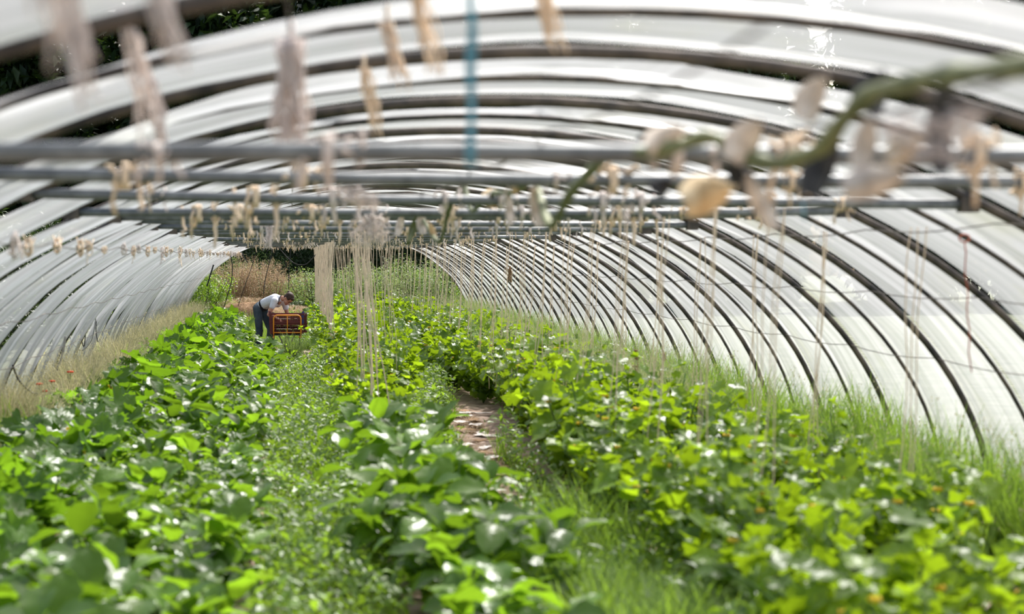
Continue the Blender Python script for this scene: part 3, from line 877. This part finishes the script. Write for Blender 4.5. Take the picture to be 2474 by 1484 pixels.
cable([(585, 612), (592, 625), (599, 636)], 46, 'short black cable end beside the curved cable')
cable([(516, 640), (509, 662), (500, 692)], 44, 'black rod leaning on the left end of the tunnel', r=.018)
cable([(158, 812), (150, 860), (128, 912), (100, 953)], 21.5, 'grey hose hanging down the left plastic wall', 'greyhose', .014, 'hose')
cable([(168, 812), (178, 832), (198, 846), (222, 820), (232, 765)], 24.5, 'thin grey hose looping on the left plastic wall', 'greyhose', .008, 'hose')
cable([(200, 765), (195, 800), (202, 838), (206, 805), (200, 770)], 24.6, 'black hose loop on the left plastic wall', 'black', .007, 'hose')
cable([(30, 880), (45, 918), (75, 948), (92, 952)], 18, 'dark hose sagging at the foot of the left wall', 'black', .010, 'hose')
cable([(233, 770), (232, 800), (236, 826)], 24.8, 'black cord hanging right of the hose loop', 'black', .006, 'hose')
cable([(336, 668), (337, 700)], 33, 'short black cord on the far left plastic wall', 'black', .010, 'hose')

# dried bunches and plants
def dry_plant(base, H, label, mat='drybrown', n=9, seed=1, r=.006):
    q = random.Random(seed); e = empty('dried_plant', base); mb = MB(); lv = MB()
    for k in range(n):
        a = q.uniform(0, 6.28); t = q.uniform(0, .35); pts = [Vector((math.cos(a) * math.sin(t) * H * u, math.sin(a) * math.sin(t) * H * u, H * u * math.cos(t))) for u in (0, .3, .6, .85, 1)]
        mb.tube(pts, [r, r, r * .8, r * .6, r * .4], 5)
        for i in range(14):
            c = pts[0].lerp(pts[-1], q.uniform(.3, 1)) + Vector((q.uniform(-.03, .03), q.uniform(-.03, .03), 0))
            lv.ell(c, (q.uniform(.006, .02), q.uniform(.006, .02), q.uniform(.01, .035)), None, 6, 4)
    mb.build('stem', M[mat], e); lv.build('seed_cluster', M[mat], e); tag(e, label, 'dried plant'); return e
p = at(1540, 1000, 18); dry_plant((p.x, 18, .02), CAMZ + (620 - 850) * 18 / FPX, 'rust brown dried dock plant standing before the right plastic wall', seed=2, n=3, r=.006)
t = at(1232, 650, 30)
hank('twine_bundle', 'small dark bundle hanging in front of the right plastic wall', 'twine bundle', (t.x, 30, t.z), (t.x, 30, t.z - .26), .07, 'drybrown', 14, .008, 12)
p = at(1520, 690, 17); 
for k, (px, py, Y) in enumerate(((125, 928, 19.5), (108, 952, 18.5), (170, 905, 20.5), (95, 935, 19))):
    p = at(px, py, Y); e = empty('poppy', (p.x, Y, .02)); mb = MB(); mb.tube([(0, 0, 0), (.01, 0, p.z * .5), (0, 0, p.z)], .003, 5); mb.build('stem', M['stem'], e)
    mb = MB()
    for i in range(4):
        a = i * PI / 2; mb.ell((math.cos(a) * .018, math.sin(a) * .018, p.z + .01), (.022, .022, .012), None, 8, 5)
    mb.build('petals', M['poppy'], e); tag(e, 'red poppy in the dry grass at the left wall, ' + ('rightmost', 'lowest', 'topmost', 'leftmost')[k if k < 2 else (0 if False else k)] + ' of four' if False else ['red poppy right beside the grey hose foot', 'red poppy closest to the camera by the left wall', 'red poppy farthest from the camera by the left wall', 'red poppy between the near and middle ones'][k], 'poppy', 'poppies by the left wall')

# big fennel like tuft before the cart
rg = np.random.default_rng(77); T = blade(5, .004, .25); m = 260
x = rg.normal(0, .05, m); y = rg.normal(0, .05, m); H = rg.uniform(.25, .62, m)
v, f = scatter(T, np.stack([x, y, np.zeros(m)], -1), rotmats(rg.uniform(0, 6.28, m), rg.uniform(-.4, .05, m), rg.uniform(-.1, .1, m)), np.stack([np.ones(m), H, H], -1))
o = link('fennel_tuft', mesh_np('fennel_tuft', v, f, M['bush'], tones(m, len(T[0]), rg, .1, .5))); p = at(708, 880, 30.5); o.location = (p.x, 30.5, .02); o.scale = (1.5, 1, 1.15)
tag(o, 'upright feathery green tuft growing right in front of the cart', 'plant')

# ---------------------------------------------------------------- beyond the tunnel end
def crown_mesh(name, seed, mat, rx, ry, rz, n, size, tmpl=SL, hollow=.45, zc=0):
    rg = np.random.default_rng(seed)
    d = rg.normal(0, 1, (n, 3)); d /= np.linalg.norm(d, axis=1)[:, None]
    rad = rg.uniform(hollow, 1, n) ** .5
    lump = 1 + .22 * np.sin(d[:, 0] * 5 + seed) * np.sin(d[:, 2] * 6 + seed) + .12 * np.sin(d[:, 1] * 11)
    p = d * (rad * lump)[:, None] * np.array([rx, ry, rz]); p[:, 2] += zc
    R = rotmats(rg.uniform(0, 6.28, n), rg.uniform(-1.5, .8, n), rg.uniform(-.8, .8, n))
    v, f = scatter(tmpl, p, R, size * rg.uniform(.6, 1.4, n))
    return mesh_np(name, v, f, M[mat], tones(n, len(tmpl[0]), rg, 0, .8))
TC = [crown_mesh('crown', 200 + s, 'tree', 3.3, 2.8, 7.2, 24000, .52, hollow=.15, zc=6.9) for s in range(3)]
def trunk_mesh():
    mb = MB(); mb.tube([(0, 0, 0), (.1, 0, 3), (0, .1, 8), (0, 0, 13)], [.3, .24, .16, .05], 8)
    for k in range(7):
        a = k * .9; z = 2.5 + k * 1.3; mb.tube([(0, 0, z), (math.cos(a) * 1.2, math.sin(a) * 1.2, z + .8), (math.cos(a) * 2.2, math.sin(a) * 2.0, z + 2)], [.1, .06, .03], 6)
    return mb.mesh('trunk', M['bark'])
TK = trunk_mesh(); n = 0
for row, (yy, x0, dx, cnt) in enumerate(((66, -30, 6.6, 12), (73, -33.5, 6.6, 13))):
    for k in range(cnt):
        e = empty('dark_tree', (x0 + k * dx + random.uniform(-.6, .6), yy + random.uniform(-1, 1), 0), random.uniform(0, 6))
        link('trunk', TK, e); link('crown', TC[(k + row) % 3], e); s = random.uniform(.9, 1.12); e.scale = (s, s, s)
        tag(e, f'tall dark tree behind the tunnel, {ordinal(k+1)} from the left in the {"front" if row == 0 else "rear"} tree row', 'tree', 'dark trees behind the tunnel')
def bush(px, Y, H, W, mat, label, n=6000, size=.06, seed=1, name='bush', tmpl=SL):
    p = at(px, 620, Y); e = empty(name, (p.x, Y, 0)); mb = MB(); q = random.Random(seed)
    for k in range(9):
        a = q.uniform(0, 6.28); mb.tube([(0, 0, 0), (math.cos(a) * W * .25, math.sin(a) * W * .25, H * .45), (math.cos(a) * W * .4, math.sin(a) * W * .4, H * .85)], [.02, .014, .006], 5)
    mb.build('stem', M['bark' if mat != 'straw' else 'straw'], e)
    link('foliage', crown_mesh('foliage', seed, mat, W * .5, W * .4, H * .5, n, size, tmpl, .2, H * .5), e)
    tag(e, label, 'bush'); return e
bush(480, 50.5, 1.5, 2.2, 'weed', 'bright green bush at the left foot of the tunnel end', 7000, .07, 51)
bush(545, 55, 1.9, 2.4, 'bush', 'green bush behind the dry shrub left of the woman', 7000, .07, 52)
bush(760, 53, 1.45, 2.6, 'bush', 'green bush just right of the head of the woman', 9000, .06, 53)
bush(735, 51.5, .62, 1.6, 'tree', 'low dark green shrub right behind the woman', 6000, .06, 54)
bush(870, 52, 1.7, 2.4, 'bush', 'tall light green bush behind the hanging twine, left one', 9000, .06, 55)
bush(985, 53, 1.8, 2.6, 'bush', 'tall light green bush behind the hanging twine, middle one', 9000, .06, 56)
bush(1090, 54, 1.9, 2.6, 'bush', 'tall light green bush behind the hanging twine, right one', 9000, .06, 57)
bush(1180, 52, 1.6, 2.2, 'weed', 'green bush at the right foot of the tunnel end', 7000, .06, 58)
bush(420, 54, 2.2, 2.6, 'bush', 'green bush outside left of the tunnel end', 7000, .07, 59)
bush(820, 60, 2.6, 4.0, 'tree', 'dark green hedge bush far behind the twine', 12000, .10, 60)
bush(1000, 60, 2.7, 4.0, 'tree', 'dark green hedge bush behind the light green bushes', 12000, .10, 61)
bush(560, 60, 2.7, 4.0, 'tree', 'dark green hedge bush behind the dry shrubs', 12000, .10, 62)
bush(690, 61, 2.5, 3.6, 'tree', 'dark green hedge bush behind the woman', 12000, .10, 63)
bush(620, 57, 2.0, 2.4, 'bush', 'green leafy shrub among the dry shrubs', 5000, .06, 64)
added_hedge0 = None  # hedge row added outside to darken the left film and its gaps
for k in range(22):
    if added_hedge0 is None:
        added_hedge0 = empty('added_hedge_bush'); link('stem', bpy.data.objects['bush'].children[0].data, added_hedge0)
        link('foliage', crown_mesh('foliage', 90, 'tree', 1.5, 1.2, 1.25, 7000, .13, SL, .3, 1.2), added_hedge0); e = added_hedge0
    else: e = copy_tree(added_hedge0)
    e.location = (-6.2 + random.uniform(-.2, .2), 9 + k * 2.5, 0); e.rotation_euler = (0, 0, random.uniform(0, 6)); s_ = random.uniform(.85, 1.1); e.scale = (s_, s_, s_)
    tag(e, f'dark hedge bush added outside the left plastic wall, {ordinal(k+1)} from the camera', 'bush', 'added hedge outside the left wall')
def dry_shrub(px, Y, H, W, seed, label):
    p = at(px, 620, Y); e = empty('dry_shrub', (p.x, Y, 0)); q = random.Random(seed); mb = MB(); pos = []
    for k in range(60):
        a = q.uniform(0, 6.28); r = W * .5 * q.random() ** .5; h = H * q.uniform(.7, 1.0)
        b = Vector((math.cos(a) * r * .4, math.sin(a) * r * .4, 0)); t = Vector((math.cos(a) * r, math.sin(a) * r, h))
        mb.tube([b, b.lerp(t, .5) + Vector((0, 0, .1)), t], [.008, .006, .003], 4)
        for i in range(70):
            u = 1 - .55 * q.random() ** 1.3
            pos.append(b.lerp(t, u) + Vector((q.gauss(0, .05), q.gauss(0, .05), q.gauss(0, .04))))
    mb.build('stem', M['drybrown'], e); n = len(pos); rg = np.random.default_rng(seed)
    v, f = scatter(SL, np.array([tuple(c) for c in pos]), rotmats(rg.uniform(0, 6.28, n), rg.uniform(-1, 1, n), rg.uniform(-.8, .8, n)), rg.uniform(.02, .05, n))
    link('seed_heads', mesh_np('seed_heads', v, f, M['reddry'], tones(n, 5, rg, 0, .8)), e)
    tag(e, label, 'dry shrub')
dry_shrub(560, 52.5, 1.75, 1.5, 1, 'brown dried weed stand at the tunnel end, leftmost of the four')
dry_shrub(607, 53, 1.95, 1.5, 2, 'brown dried weed stand left above the back of the woman')
dry_shrub(650, 52.5, 1.75, 1.5, 3, 'brown dried weed stand directly behind the woman')
dry_shrub(705, 54, 1.45, 1.3, 4, 'low brown dried weed stand right of the woman')
# straw mound
def mound(px, Y, W, D, H, mat, label, seed):
    p = at(px, 620, Y); n = 9000; rg = np.random.default_rng(seed)
    a = rg.uniform(0, 6.28, n); r = rg.uniform(0, 1, n) ** .5; z = H * np.sqrt(np.maximum(0, 1 - r * r)) * (.85 + .15 * np.sin(a * 5))
    pos = np.stack([r * np.cos(a) * W / 2, r * np.sin(a) * D / 2, z], -1)
    v, f = scatter(blade(3, .008, .6), pos, rotmats(rg.uniform(0, 6.28, n), rg.uniform(-1.5, -.6, n), rg.uniform(-.3, .3, n)), rg.uniform(.12, .25, n))
    o = link('straw_heap', mesh_np('straw_heap', v, f, M[mat], tones(n, 8, rg, 0, .8))); o.location = (p.x, Y, 0)
    mb = MB(); mb.ell((0, 0, 0), (W / 2 * .88, D / 2 * .88, H * .84), None, 20, 10); mb.build('heap_core', M['drybrown'], o)
    tag(o, label, 'straw heap')
mound(600, 49.8, 2.6, 1.6, .75, 'reddry', 'dry straw heap at the end of the tunnel left of the woman', 1)
mound(710, 50.3, 2.0, 1.4, .50, 'reddry', 'lower straw heap at the end of the tunnel behind the woman', 2)
grass_stuff('end_grass', 'mixed green grass at the far end of the tunnel', 14000, [(-3.5, 6.5, 46, 58)], 'grass', .2, .6, .006, 38, .35, avoid=(), clumps=.5)
grass_stuff('light_grass', 'yellow green grass on the aisle behind the woman', 7000, [(-1.4, .4, 36, 48)], 'grass', .12, .4, .005, 39, .4, avoid=())

# ---------------------------------------------------------------- harvest cart with crates
FY = 33.45
def crate(loc, rz, label, W=.60, D=.40, H=.20, ears=True, blue=False):
    e = empty('crate', loc, rz); tag(e, label, 'crate', 'maroon crates on the cart')
    mb = MB(); th = .012
    mb.box((0, 0, .012), (W - .02, D - .02, .012)); mb.build('bottom', M['crate'], e, False)
    for sy, nm, LL, ax in ((-1, 'side_wall', W, 0), (1, 'side_wall', W, 0), (-1, 'side_wall', D, 1), (1, 'side_wall', D, 1)):
        mb = MB()
        def bx(c, d):
            if ax == 0: mb.box((c[0], sy * (D / 2 - th / 2) + c[1], c[2]), (d[0], d[1], d[2]))
            else: mb.box((sy * (W / 2 - th / 2) + c[1], c[0], c[2]), (d[1], d[0], d[2]))
        bx((0, sy * .006, H - .012), (LL, th * 2, .024))
        bx((0, 0, .022), (LL, th, .034))
        bx((0, sy * .003, H * .5), (LL, th * 1.2, .020))
        bx((0, 0, H * .28), (LL, th * .7, .010)); bx((0, 0, H * .74), (LL, th * .7, .010))
        k = int(LL / .045)
        for i in range(k + 1): bx((-LL / 2 + .02 + i * (LL - .04) / k, 0, H / 2), (.009, th * .8, H - .02))
        mb.build(nm, M['crate'], e, False)
    for sx in (-1, 1):
        for sy in (-1, 1):
            mb = MB(); x, y = sx * (W / 2 - .022), sy * (D / 2 - .022)
            mb.box((x, y, H / 2), (.05, .05, H))
            if ears:   # raised stacking ear, tapering up
                mb.add([(x - .03, y - .022, H), (x + .03, y - .022, H), (x + .03, y + .022, H), (x - .03, y + .022, H),
                        (x + sx * .03 - .012, y - .016, H + .048), (x + sx * .012 + .012, y - .016, H + .048), (x + sx * .012 + .012, y + .016, H + .048), (x + sx * .03 - .012, y + .016, H + .048)],
                       [(0, 1, 5, 4), (1, 2, 6, 5), (2, 3, 7, 6), (3, 0, 4, 7), (4, 5, 6, 7)])
            o = mb.build('corner_post', M['crateblue'] if (blue and sx == 1 and sy == -1) else M['crate'], e, False)
            if blue and sx == 1 and sy == -1: o['label'] = 'dark blue corner post'
    # pale moulded strip on the front wall
    mb = MB(); mb.box((-.06, -D / 2 - .008, H * .5), (.26, .004, .010)); mb.box((.17, -D / 2 - .008, H * .5), (.05, .004, .010))
    mb.build('front_strip', M['mulch'], e, False)
    return e
PL = .445
cx = (652 + 733) / 2; c0 = at(cx, 780, FY); CXX = c0.x
crate((CXX, FY + .26, PL), .0, 'lower maroon crate in the front stack on the cart', W=.62, H=.19, ears=False)
crate((CXX, FY + .26, PL + .192), .0, 'upper maroon crate with raised corners in the front stack', W=.64, H=.185, blue=True)
crate((CXX + .06, FY + .70, PL), .06, 'lower maroon crate in the rear stack on the cart', W=.62, H=.19, ears=False)
crate((CXX + .05, FY + .70, PL + .192), .09, 'upper maroon crate in the rear stack jutting to the right', W=.62, H=.14)
cart = empty('harvest_cart', (CXX, FY, 0)); tag(cart, 'single wheel harvest cart with orange tubular frame', 'cart')
def rrect(x0, x1, z0, z1, r, y=0, k=6):
    pts = [(x0, y, z0), (x0, y, z1 - r)]
    for i in range(1, k + 1): a = PI - PI / 2 * i / k; pts.append((x0 + r + r * math.cos(a), y, z1 - r + r * math.sin(a)))
    for i in range(0, k + 1): a = PI / 2 - PI / 2 * i / k; pts.append((x1 - r + r * math.cos(a), y, z1 - r + r * math.sin(a)))
    pts.append((x1, y, z0)); return pts
fx0, fx1 = at(661, 780, FY).x - CXX, at(727, 780, FY).x - CXX
z1, z0 = at(700, 762, FY).z, at(700, 804, FY).z
mb = MB(); mb.tube(rrect(fx0, fx1, z0 - .10, z1, .07), .0125, 10); mb.build('front_frame', M['orange'], cart)
mb = MB(); mb.tube([(fx0, 0, z0), (fx1, 0, z0)], .011, 8); mb.tube([((fx0 + fx1) / 2, 0, z0), ((fx0 + fx1) / 2, 0, z1)], .009, 8)
mb.build('cross_rail', M['orange'], cart)
mb = MB(); mb.box((0, .47, PL - .02), (.58, .96, .02)); mb.build('deck', M['tyre'], cart, False)
for sx in (-1, 1):
    mb = MB(); mb.tube([(sx * .24, -.02, z0 - .08), (sx * .24, .5, PL - .045), (sx * .25, 1.0, PL - .03), (sx * .27, 1.35, PL + .18), (sx * .27, 1.55, PL + .2)], .013, 8); mb.build('side_rail', M['orange'], cart)
    mb = MB(); mb.tube([(sx * .27, 1.55, PL + .2), (sx * .27, 1.68, PL + .2)], .018, 8); mb.build('handle_grip', M['black'], cart)
    mb = MB(); mb.tube([(sx * .24, .85, PL - .04), (sx * .25, .88, .03)], .013, 8); mb.box((sx * .25, .88, .035), (.07, .07, .012)); mb.build('stand_leg', M['tyre'], cart)
    mb = MB(); mb.tube([(sx * .06, .18, .20), (sx * .09, .1, .30), (sx * .14, .05, PL - .04)], .012, 8); mb.build('fork', M['greymetal'], cart)
mb = MB(); mb.tube([(0, .18 + .155 * math.cos(a), .205 + .155 * math.sin(a)) for a in np.linspace(0, 2 * PI, 28, endpoint=False)], .038, 10, closed=True)
wh = mb.build('wheel', M['tyre'], cart)
mb = MB()
for k in range(6):
    a = k * PI / 3; mb.tube([(0, .18, .205), (0, .18 + .13 * math.cos(a), .205 + .13 * math.sin(a))], .008, 6)
mb.tube([(-.07, .18, .205), (.07, .18, .205)], .018, 10); mb.build('hub', M['greymetal'], wh)

# ---------------------------------------------------------------- the woman
Fv = Vector((.87, -.49, 0)).normalized(); Rv = Vector((Fv.y, -Fv.x, 0)); UP = Vector((0, 0, 1))
hip = at(630, 738, 34.15); HX, HYY = hip.x, 34.15
woman = empty('person', (HX, HYY, 0)); tag(woman, 'person in white T-shirt and jeans bending over the crates', 'person')
def W(f, s, z): return Fv * f + Rv * s + UP * z        # local coordinates of the figure
def remesh(o, vox, it=6):
    m = o.modifiers.new('fuse', 'REMESH'); m.mode = 'VOXEL'; m.voxel_size = vox; m.use_smooth_shade = True
    s = o.modifiers.new('soften', 'SMOOTH'); s.iterations = it; s.factor = .5
    return o
bm = MB()
pel, wst, chs, nkb = W(-.01, 0, .935), W(.12, 0, 1.0), W(.31, 0, 1.07), W(.455, 0, 1.10)
hdc = W(.60, .0, 1.095)
crown_d = (Fv * .80 + UP * .42 + Rv * .05).normalized(); face_d = (Fv * .40 - UP * .86 + Rv * .18); face_d = (face_d - crown_d * face_d.dot(crown_d)).normalized(); side_d = crown_d.cross(face_d)
HR = Matrix((side_d, face_d, crown_d)).transposed()
def hd(x, y, z): return hdc + HR @ Vector((x, y, z))
bm.ell(hdc + crown_d * .025, (.074, .092, .088), HR, 16, 12)
bm.ell(hd(0, .032, -.045), (.056, .058, .072), HR, 14, 10)            # jaw and cheeks
bm.ell(hd(0, .072, -.098), (.024, .020, .018), HR, 10, 8)             # chin
bm.ell(hd(0, .105, -.030), (.011, .017, .024), HR, 10, 8)              # nose
bm.ell(hd(0, .095, -.068), (.022, .010, .006), HR, 8, 6)
for s in (-1, 1): bm.ell(hd(s * .077, -.012, -.02), (.010, .018, .030), HR, 8, 6)
bm.capsule(nkb, hd(0, -.025, -.06), .054, .050)
bm.capsule(pel, chs, .10, .10); bm.capsule(chs + Rv * .10, chs - Rv * .10, .07, .07)
SHR, SHL = W(.40, .165, 1.055), W(.42, -.165, 1.025)
ELR, ELL = W(.31, .235, .795), W(.47, -.20, .76)
WRR, WRL = W(.475, .12, .700), W(.56, -.10, .655)
for sh, el, wr in ((SHR, ELR, WRR), (SHL, ELL, WRL)):
    bm.capsule(chs, sh, .065, .052); bm.capsule(sh, el, .047, .036); bm.capsule(el, el.lerp(wr, .35), .036, .037); bm.capsule(el.lerp(wr, .35), wr, .037, .023)
    d = (wr - el).normalized() * .35 + Fv * .4 - UP * .75; d.normalize(); sd = d.cross(Fv).normalized(); nm = d.cross(sd).normalized()
    pc = wr + d * .045
    RR = Matrix((sd, nm, d)).transposed(); bm.ell(pc, (.038, .016, .050), RR, 12, 8)
    for i, (off, ln) in enumerate(((-.027, .062), (-.009, .074), (.009, .070), (.026, .055))):
        a = wr + d * .082 + sd * off; b = a + (d * .85 + nm * .45).normalized() * ln * .5; c = b + (d * .4 + nm * .9).normalized() * ln * .5
        bm.capsule(a, b, .0088, .0082, 8); bm.capsule(b, c, .0082, .007, 8)
    a = wr + d * .025 - sd * .030; b = a + (d * .6 - sd * .8).normalized() * .034; c = b + (d * .9 - sd * .1 + nm * .3).normalized() * .026
    bm.capsule(a, b, .012, .010, 8); bm.capsule(b, c, .010, .008, 8)
HPR, HPL = W(-.02, .085, .90), W(-.01, -.085, .90)
KNR, KNL = W(.03, .105, .49), W(.16, -.10, .50)
ANR, ANL = W(-.03, .11, .08), W(.10, -.11, .08)
for hp, kn, an in ((HPR, KNR, ANR), (HPL, KNL, ANL)):
    bm.capsule(pel, hp, .09, .078); bm.capsule(hp, kn, .075, .050); bm.capsule(kn, kn.lerp(an, .35), .050, .050); bm.capsule(kn.lerp(an, .35), an, .050, .035)
    bm.capsule(an - UP * .03, an + Fv * .14 - UP * .055, .032, .022)
body = remesh(bm.build('body', M['skin'], woman), .0065, 3)
hm = MB()   # hair cap, gathered to a small bun
hm.ell(hdc + crown_d * .040 - face_d * .020, (.083, .093, .086), HR, 16, 12); hm.ell(hd(0, -.052, -.015), (.066, .050, .065), HR, 12, 10)
for s in (-1, 1): hm.ell(hd(s * .056, .02, .045), (.026, .045, .045), HR, 10, 8)
hm.ell(hd(0, -.118, .055), (.030, .026, .030), HR, 10, 8); hm.capsule(hd(0, -.08, .045), hd(0, -.118, .055), .02, .02)
hm.ell(hd(0, .050, .075), (.052, .034, .030), HR, 12, 8)
remesh(hm.build('hair', M['hair'], woman), .006, 3)
for s in (-1, 1):
    mb = MB(); mb.ell(hd(s * .028, .083, -.002), (.012, .009, .006), HR, 8, 6); mb.build('eye', M['eye'], woman)
    mb = MB(); mb.capsule(hd(s * .014, .090, .020), hd(s * .042, .080, .020), .004, .003, 6); mb.build('eyebrow', M['hair'], woman)
mb = MB(); mb.ell(hd(0, .095, -.070), (.022, .010, .008), HR, 10, 6); mb.build('lips', M['lip'], woman)
sm = MB()   # T-shirt
sm.capsule(W(.06, 0, .975), wst, .108, .106); sm.capsule(W(.06, .05, .975), W(.12, .05, 1.0), .094, .096); sm.capsule(W(.06, -.05, .975), W(.12, -.05, 1.0), .094, .096)
sm.capsule(wst, chs, .112, .118); sm.capsule(wst + Rv * .05, chs + Rv * .07, .098, .102); sm.capsule(wst - Rv * .05, chs - Rv * .07, .098, .102)
for s in (-1, 1): sm.ell(W(.335, s * .065, .98), (.062, .062, .058), None, 12, 8)
sm.capsule(chs + UP * .015, W(.415, 0, 1.085), .105, .070)
for sh, el in ((SHR, ELR), (SHL, ELL)):
    sm.capsule(chs, sh, .085, .066); sm.capsule(sh, sh.lerp(el, .42), .064, .058)
remesh(sm.build('t_shirt', M['shirt'], woman), .0085, 5)
# dark V neckline edging lying on the chest
def ring(c, ax, ra, rb, up, n=20):
    ax = ax.normalized(); u = (up - ax * up.dot(ax)).normalized(); w = ax.cross(u)
    return [c + u * ra * math.cos(t) + w * rb * math.sin(t) for t in np.linspace(0, 2 * PI, n, endpoint=False)]
mb = MB(); nd = (hd(0, -.025, -.06) - nkb).normalized()
vv = []
for k, p in enumerate(ring(W(.445, 0, 1.08), (Fv * .9 - UP * .15), .075, .078, UP)):
    t_ = 2 * PI * k / 20; v_ = max(0, -math.cos(t_)) ** 3
    vv.append(p - Fv * .09 * v_ - UP * .045 * v_)
mb.tube(vv, .007, 6, closed=True); mb.build('neckline', M['collar'], woman)
# visible skin in the V
mb = MB(); mb.capsule(W(.425, .01, 1.07), W(.412, .015, 1.005), .042, .028)
remesh(mb.build('chest', M['skin'], woman), .008, 2)
jm = MB()
for hp, kn, an in ((HPR, KNR, ANR), (HPL, KNL, ANL)):
    jm.capsule(pel, hp, .104, .090); jm.capsule(hp, kn, .088, .068); jm.capsule(kn, kn.lerp(an, .4), .072, .068); jm.capsule(kn.lerp(an, .4), an, .068, .055)
jm.capsule(W(-.03, 0, .93), W(.06, 0, .965), .100, .104); jm.ell(W(-.03, .06, .91), (.095, .095, .095)); jm.ell(W(-.03, -.06, .91), (.095, .095, .095))
remesh(jm.build('jeans', M['jeans'], woman), .009, 4)
mb = MB(); R_ = ring(W(.075, 0, .975), Fv * .93 + UP * .36, .110, .143, UP, 24); mb.tube(R_, .013, 8, closed=True); R_ = ring(W(.056, 0, .967), Fv * .93 + UP * .36, .106, .140, UP, 24); mb.tube(R_, .013, 8, closed=True)
remesh(mb.build('waistband', M['belt'], woman), .009, 2)
for an in (ANR, ANL):
    mb = MB(); mb.capsule(an, an - UP * .02 - Fv * .02, .046, .048); mb.capsule(an - UP * .035 - Fv * .02, an + Fv * .13 - UP * .045, .040, .036); remesh(mb.build('boot', M['shoe'], woman), .009, 3)
